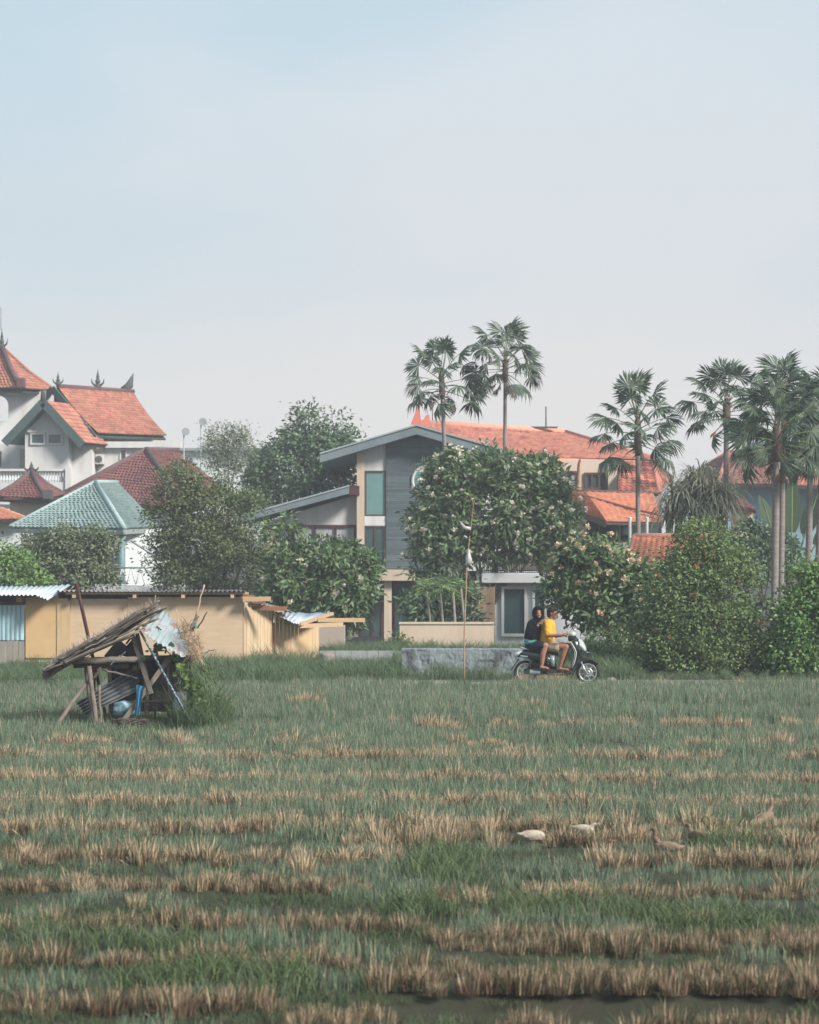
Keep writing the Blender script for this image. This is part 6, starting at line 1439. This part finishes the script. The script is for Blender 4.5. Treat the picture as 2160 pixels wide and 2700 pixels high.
# rider in yellow
rd = thing('person', S(770, 760), 'scooter driver in yellow t-shirt, khaki shorts and sunglasses holding the handlebar', 'person')
b = MB(); hc = S(797, 302, 0.0); at, HR = head(b, hc, RZ @ Vector((.985, -.17, 0)))
capsule(b, S(768, 415), S(786, 345), .058, .050); capsule(b, S(735, 650), S(750, 470), .125, .125, 1.25); capsule(b, S(752, 440, -.13), S(752, 440, .13), .062, .062)
capsule(b, S(745, 720), S(745, 660), .12, .12, 1.25)
for s, el_, wr, gr in ((-1, (742, 588, -.255), (905, 583, -.30), (958, 581, -.305)), (1, (800, 610, .25), (920, 600, .30), (958, 585, .305))):
    capsule(b, S(738, 448, .175 * s), S(*el_), .052, .041); capsule(b, S(*el_), S(*wr), .042, .028); capsule(b, S(*wr), S(*gr), .027, .024)
    hand_on(b, S(gr[0] + 6, gr[1] - 2, gr[2]), AX * -s, FW + UP * .05, UP)
for s, kn, an, toe in ((-1, (982, 742, -.165), (908, 992, -.155), (1022, 1046, -.165)), (1, (1000, 735, .15), (925, 985, .14), (1030, 1044, .15))):
    capsule(b, S(765, 742, .085 * s), S(*kn), .088, .062); capsule(b, S(*kn), S((kn[0] * .55 + an[0] * .45) - 8, kn[1] * .55 + an[1] * .45, kn[2]), .058, .056); capsule(b, S((kn[0] * .55 + an[0] * .45) - 8, kn[1] * .55 + an[1] * .45, kn[2]), S(*an), .054, .036)
    hl = S(an[0] - 14, 1034, an[2]); capsule(b, S(*an), hl, .036, .030); capsule(b, hl, S(toe[0] - 22, toe[1] - 4, toe[2]), .028, .026, 1.4)
    for k in range(5): capsule(b, S(toe[0] - 24, toe[1] - 2, toe[2] + (k - 2) * .014 * s), S(toe[0] + 8 - 5 * k, toe[1] + 2, toe[2] + (k - 2) * .017 * s), .011, .008, 1, 8, 2)
rb = bodypart(b, 'body', M_skin1, rd, .0075, 4)
b = MB(); capsule(b, S(722, 640), S(742, 462), .158, .142, 1.28); capsule(b, S(760, 436, -.13), S(760, 436, .13), .072, .072); capsule(b, S(700, 655), S(752, 655), .118, .112, 1.5); capsule(b, S(655, 615), S(720, 560), .07, .1, 1.5)
for s, el_ in ((-1, (744, 552, -.245)), (1, (788, 570, .24))): capsule(b, S(742, 446, .165 * s), S(*el_), .076, .082)
capsule(b, S(765, 418), S(775, 398), .072, .062); o = bodypart(b, 't_shirt', M_yel, rd, .011, 5)
tx = bpy.data.textures.new('folds', 'CLOUDS'); tx.noise_scale = .07
def folds(o, st): d = o.modifiers.new('folds', 'DISPLACE'); d.texture = tx; d.strength = st; d.mid_level = .5; d.texture_coords = 'LOCAL'
folds(o, .03)
b = MB(); capsule(b, S(745, 725), S(748, 690), .142, .14, 1.2)
for s, kn in ((-1, (852, 752, -.125)), (1, (870, 748, .115))): capsule(b, S(768, 742, .085 * s), S(*kn), .102, .098)
o = bodypart(b, 'shorts', M_khaki, rd, .011, 4); folds(o, .02)
b = MB(); ell(b, at(-.020, 0, .055), .100, .083, .085, HR); ell(b, at(-.062, 0, .0), .055, .076, .085, HR); ell(b, at(.045, 0, .092), .055, .062, .038, HR); ell(b, at(-.01, 0, .10), .075, .07, .045, HR)
o = bodypart(b, 'hair', M_hair, rd, .008, 2); d = o.modifiers.new('curls', 'DISPLACE'); t2 = bpy.data.textures.new('curls', 'CLOUDS'); t2.noise_scale = .025; d.texture = t2; d.strength = .016
b = MB()
for q in (-1, 1): ell(b, at(.083, .034 * q, -.002), .012, .028, .022, HR, 12); b.tube([at(.078, .062 * q, .008), at(.03, .083 * q, .006), at(-.02, .086 * q, .0)], .0045, 6)
b.tube([at(.092, -.02, .006), at(.098, 0, .008), at(.092, .02, .006)], .004, 6); b.build('sunglasses', M_eye, rd)
b = MB(); b.tube([at(.086, -.024, -.0615), at(.096, 0, -.0625), at(.086, .024, -.0615)], .0025, 6); b.build('mouth', M_lip, rd)
for s, x, y in ((-1, 960, -.165), (1, 970, .15)):
    b = MB(); b.smooth = True; b.loft([[S(cx, cy, y) + RZ @ Vector((0, w_ * math.cos(t), .010 * math.sin(t))) for t in [2 * PI * k / 12 for k in range(12)]] for cx, cy, w_ in ((x - 92, 1056, .02), (x - 70, 1057, .036), (x, 1058, .034), (x + 60, 1059, .046), (x + 86, 1059, .025))]); b.build('sandal', M_sand, rd)
# passenger in black hoodie
ps = thing('person', S(520, 745), 'scooter passenger in black hooded top and dark shorts sitting behind the driver', 'person')
fdir = RZ @ Vector((.40, -.92, 0)); b = MB(); hc = S(598, 300, 0.0) + fdir * .018; at, HR = head(b, hc, fdir, .96)
capsule(b, S(575, 430), S(592, 350), .058, .052); capsule(b, S(530, 650), S(550, 470), .125, .12, 1.2); capsule(b, S(525, 715), S(525, 650), .125, .125, 1.25); capsule(b, S(555, 442, -.12), S(555, 442, .12), .06, .06)
capsule(b, S(505, 460, -.175), S(505, 585, -.215), .05, .042); capsule(b, S(505, 585, -.215), S(598, 470, -.20), .042, .028); capsule(b, S(598, 470, -.20), S(618, 438, -.185), .026, .024); hand_on(b, S(628, 428, -.18), (RZ @ Vector((.3, -.9, .2))), FW * .7 + UP * .6, (RZ @ Vector((-.6, -.2, .75))), 1, .95)
capsule(b, S(540, 460, .17), S(560, 600, .22), .05, .042); capsule(b, S(560, 600, .22), S(680, 640, .2), .042, .03); hand_on(b, S(700, 640, .19), AX, FW, UP, 1, .95)
for s, kn, an, toe in ((-1, (708, 722, -.205), (662, 975, -.195), (752, 1028, -.205)), (1, (730, 725, .19), (690, 975, .185), (770, 1028, .19))):
    capsule(b, S(520, 728, .095 * s), S(*kn), .092, .064); mx_, my_ = kn[0] * .55 + an[0] * .45 - 12, kn[1] * .55 + an[1] * .45
    capsule(b, S(*kn), S(mx_, my_, kn[2]), .060, .058); capsule(b, S(mx_, my_, kn[2]), S(*an), .056, .037)
    hl = S(an[0] - 14, 1012, an[2]); capsule(b, S(*an), hl, .036, .030); capsule(b, hl, S(toe[0] - 22, toe[1] - 6, toe[2]), .028, .025, 1.4)
    for k in range(5): capsule(b, S(toe[0] - 24, toe[1] - 4, toe[2] + (k - 2) * .014 * s), S(toe[0] + 8 - 5 * k, toe[1] + 1, toe[2] + (k - 2) * .017 * s), .011, .008, 1, 8, 2)
bodypart(b, 'body', M_skin2, ps, .0075, 4)
b = MB(); capsule(b, S(528, 605), S(548, 470), .168, .150, 1.25); capsule(b, S(505, 608), S(570, 600), .12, .125, 1.5); capsule(b, S(555, 440, -.125), S(555, 440, .125), .072, .072)
capsule(b, S(508, 458, -.17), S(498, 582, -.215), .072, .062); capsule(b, S(498, 582, -.215), S(592, 480, -.20), .062, .044)
capsule(b, S(540, 458, .165), S(560, 600, .22), .072, .06); capsule(b, S(560, 600, .22), S(668, 636, .2), .058, .042)
capsule(b, S(565, 440), S(592, 372), .098, .085)
o = bodypart(b, 'hoodie', M_hood, ps, .011, 5); folds(o, .028)
# hood: shell open towards the face
b = MB(); rings = []; c0 = hc - fdir * .022 + UP * .012
for i in range(13):
    th = .60 + (PI - .60) * i / 12; rings.append([c0 + HR @ Vector((.125 * math.cos(th), .108 * math.sin(th) * math.cos(ph), .148 * math.sin(th) * math.sin(ph) - .01)) for ph in [2 * PI * k / 22 for k in range(22)]])
b.smooth = True; b.loft(rings, cap=False); o = b.build('hood', M_hood, ps); sd = o.modifiers.new('solid', 'SOLIDIFY'); sd.thickness = .012; sd.offset = 0
b = MB(); b.tube([c0 + HR @ Vector((.094, .075 * math.cos(t), .098 * math.sin(t) - .01)) for t in [2 * PI * k / 24 for k in range(25)]], .011, 6); b.build('hood_edge', M_hood, o)
b = MB(); capsule(b, S(520, 722), S(528, 690), .145, .14, 1.2)
for s, kn in ((-1, (655, 722, -.185)), (1, (680, 725, .17))): capsule(b, S(525, 725, .10 * s), S(*kn), .104, .092)
o = bodypart(b, 'shorts', M_navy, ps, .011, 4); folds(o, .02)
b = MB(); capsule(b, S(500, 668), S(540, 664), .128, .128, 1.5); bodypart(b, 'shirt_hem', M_teal, ps, .012, 3)
for q in (-1, 1):
    b = MB(); ell(b, at(.079, .031 * q, .0), .008, .014, .0065, HR, 10); b.build('eye', M_eye, ps)
    b = MB(); b.tube([at(.080, .016 * q, .020), at(.080, .033 * q, .024), at(.068, .050 * q, .018)], .0035, 5); b.build('eyebrow', M_hair, ps)
b = MB(); b.tube([at(.078, -.026, -.060), at(.092, 0, -.064), at(.078, .026, -.060)], .0042, 6); b.build('mouth', M_lip, ps)
b = MB(); b.box(at(.094, 0, -.0615), (.004, .018, .004), HR); b.build('teeth', M_teeth, ps)
for s, x, y in ((-1, 700, -.2), (1, 718, .19)):
    b = MB(); b.smooth = True; b.loft([[S(cx, cy, y) + RZ @ Vector((0, w_ * math.cos(t), .009 * math.sin(t))) for t in [2 * PI * k / 12 for k in range(12)]] for cx, cy, w_ in ((x - 75, 1030, .02), (x - 55, 1032, .034), (x, 1037, .033), (x + 45, 1040, .044), (x + 68, 1041, .025))]); b.build('sandal', M_sand, ps)
b = MB(); b.bar(S(560, 1040, -.19), S(740, 1052, -.19), .07, .022); b.bar(S(650, 1046, -.19), S(690, 1046, -.05), .03, .02); b.build('foot_peg', M_blackm, sct)
# ------------------------------------------------------------------ flag pole, stone, ducks
M_bpole2 = mat('bamboo_cane', (0.40, 0.245, 0.165), .7, (0.33, 0.20, 0.13), scale=5, stretch=(1, 1, 3))
M_cloth = mat('white_plastic', (0.70, 0.69, 0.66), .7, (0.60, 0.59, 0.56), scale=8, trans=.25)
fp = thing('flag_pole', GP(1226, 48.6), 'tall thin bamboo pole with white rags at the road edge', 'pole')
ZF = 48.6; pts = [GP(1225, ZF) - Vector((0, 0, .05))] + [P(x, y, ZF) for x, y in ((1224, 1740), (1225, 1660), (1229, 1560), (1231, 1490), (1236, 1440), (1241, 1395), (1243, 1382), (1247, 1345), (1251, 1318))]
b = MB(); b.tube(pts, [.018, .016, .015, .014, .012, .011, .010, .009, .006, .004], 7)
for y in (1770, 1700, 1640, 1590, 1540): b.lathe(P(1225 + (1740 - y) * .022 if y < 1740 else 1224.5, y, ZF), [(.012, -.006), (.019, 0), (.012, .006)], 8)
b.build('pole', M_bpole2, fp)
b = MB(); b.tube([P(1239.5, 1412, ZF), P(1241, 1398, ZF)], .014, 6); b.build('binding', M_blackm, fp)
def rag(pl, m, name='rag', wav=.02):
    b = MB(); pl = [P(x, y, ZF - .02 + wav * math.sin(i * 2.1)) for i, (x, y) in enumerate(pl)]; c = sum(pl, Vector()) / len(pl) + Vector((0, -.03, 0))
    b.smooth = True; b.add(pl + [c], [(i, (i + 1) % len(pl), len(pl)) for i in range(len(pl))]); o = b.build(name, m, fp, fix=False); s_ = o.modifiers.new('solid', 'SOLIDIFY'); s_.thickness = .004
rag([(1235.5, 1442), (1239, 1456), (1245, 1478), (1245, 1484), (1239, 1489), (1231, 1497), (1227.5, 1490), (1229, 1470)], M_cloth, 'flag', .03)
rag([(1210, 1373), (1214, 1374), (1224, 1386), (1234, 1391), (1243, 1390), (1241, 1397), (1232, 1398), (1221, 1392)], M_cloth)
rag([(1220, 1413), (1226, 1412), (1234, 1417), (1230, 1419)], M_cloth); rag([(1239, 1319), (1243, 1314), (1252, 1312), (1246, 1318), (1240, 1323)], M_strawp)
M_rock = mat('rock', (0.27, 0.235, 0.20), .95, (0.17, 0.15, 0.13), scale=9, bump=.9, bscale=20)
lumpy('rock', GP(1612, 48.62) + Vector((0, 0, .06)), (.12, .10, .11), M_rock, 'small brown rock on the road edge right of the scooter', 'rock', 8.0, .25)
lumpy('rock', GP(862, 56.9) + Vector((0, 0, .12)), (.2, .15, .16), M_rock, 'pale boulder in the weeds beside the end shed', 'rock', 3.0, .25)

M_dw = mat('duck_white', (0.47, 0.41, 0.33), .9, (0.33, 0.27, 0.205), scale=14, bump=.5, bscale=40)
M_db = mat('duck_brown', (0.135, 0.085, 0.060), .9, (0.22, 0.15, 0.105), scale=22, bump=.5, bscale=40)
M_dt = mat('duck_tan', (0.26, 0.19, 0.13), .9, (0.16, 0.11, 0.075), scale=22, bump=.5, bscale=40)
M_bill = mat('duck_bill', (0.14, 0.115, 0.06), .5); M_leg = mat('duck_leg', (0.35, 0.16, 0.05), .6)
def duck(label, px, py, face, mb_, mn, pitch=.0, neck=1.0, s=1.0, lean=.0, down=False):
    z = F * CAM_H / (py - HZ); g = GP(px, z); t = thing('duck', g, label, 'duck', 'ducks in the rice field')
    R_ = Matrix.Rotation(face, 3, 'Z'); Rp = Matrix.Rotation(-pitch, 3, 'Y'); W = lambda x, y, h: g + R_ @ (Vector((x, y, h)) * s)
    B = lambda x, y, h: g + R_ @ ((Rp @ Vector((x, y, h)) + Vector((0, 0, .12))) * s)
    b = MB(); ell(b, B(0, 0, 0), .150 * s, .078 * s, .078 * s, R_ @ Rp); ell(b, B(.09, 0, -.008), .075 * s, .070 * s, .078 * s, R_ @ Rp); capsule(b, B(-.12, 0, .01), B(-.205, 0, .045), .045 * s, .012 * s, 1.4, 10)
    sh = B(.12, 0, .035)
    if down: pts = [sh, sh + R_ @ Vector((.05, 0, .05)) * s, sh + R_ @ Vector((.10, 0, .035)) * s]
    else: pts = [sh, sh + R_ @ Vector((.035 + lean, 0, .075 * neck)) * s, sh + R_ @ Vector((.028 + lean, 0, .165 * neck)) * s]
    bn = MB(); capsule(bn, sh - R_ @ Vector((.03, 0, .02)) * s, pts[1], .042 * s, .027 * s); capsule(bn, pts[1], pts[2], .027 * s, .024 * s); hd_ = pts[2] + R_ @ Vector((.016, 0, .012)) * s; ell(bn, hd_, .038 * s, .027 * s, .029 * s, R_)
    bo = b.build('body', mb_, t); remesh_smooth(bo, .009, 4); no = bn.build('neck', mn, t); remesh_smooth(no, .007, 3)
    for q in (-1, 1):
        w_ = MB(); ell(w_, B(-.03, .066 * q, .022), .115 * s, .020 * s, .048 * s, R_ @ Rp); w_.build('wing', mb_, t)
        e_ = MB(); ell(e_, hd_ + R_ @ Vector((.012, .025 * q, .008)) * s, .005, .004, .005); e_.build('eye', M_eye, t)
        l_ = MB(); l_.tube([W(0, .035 * q, .09), W(.01, .035 * q, .05), W(0, .035 * q, .005)], .008 * s, 6); l_.add([W(-.01, .035 * q, .004), W(.05, .035 * q - .025, .004), W(.06, .035 * q, .004), W(.05, .035 * q + .025, .004), W(.02, .035 * q, .014)], [(0, 1, 4), (1, 2, 4), (2, 3, 4), (3, 0, 4), (0, 3, 2, 1)]); l_.build('leg', M_leg, t)
    bl = MB(); bl.smooth = True; bl.loft([[hd_ + R_ @ Vector((x, w_ * math.cos(a), h * math.sin(a) - dz)) * s for a in [2 * PI * k / 8 for k in range(8)]] for x, w_, h, dz in ((.025, .013, .014, .003), (.05, .012, .009, .008), (.07, .014, .005, .013), (.08, .008, .003, .014))]); bl.build('bill', M_bill, t)
duck('white duck with grey brown head walking right in the stubble', 1405, 2228, .1, M_dw, M_dt, .05, .75, .74)
duck('dark brown duck with curved neck facing left', 1760, 2262, PI - .2, M_dt, M_db, .1, .95, .78)
duck('upright tan duck near the right edge looking right', 2016, 2180, .5, M_dt, M_dt, .45, 1.0, .72)
duck('tan duck lying low in the grass between the other brown ducks', 1842, 2226, 2.4, M_dt, M_dt, .0, .45, .72)
duck('white duck with its head down in the grass right of the white one', 1540, 2206, -.2, M_dw, M_dw, .0, .5, .62, down=True)
# ------------------------------------------------------------------ air
hz = MB(); hz.box((0, 780, 6.2), (2600, 1580, 17.0)); ho = hz.build('haze', None, None, origin=(0, 0, 0)); ho['kind'] = 'stuff'
m = bpy.data.materials.new('haze_air'); m.use_nodes = True; m.node_tree.nodes.clear()
mo = m.node_tree.nodes.new('ShaderNodeOutputMaterial'); pv_ = m.node_tree.nodes.new('ShaderNodeVolumePrincipled'); pv_.inputs['Color'].default_value = (0.90, 0.95, 1.0, 1); pv_.inputs['Density'].default_value = 0.0010
m.node_tree.links.new(pv_.outputs[0], mo.inputs['Volume']); ho.data.materials.append(m)
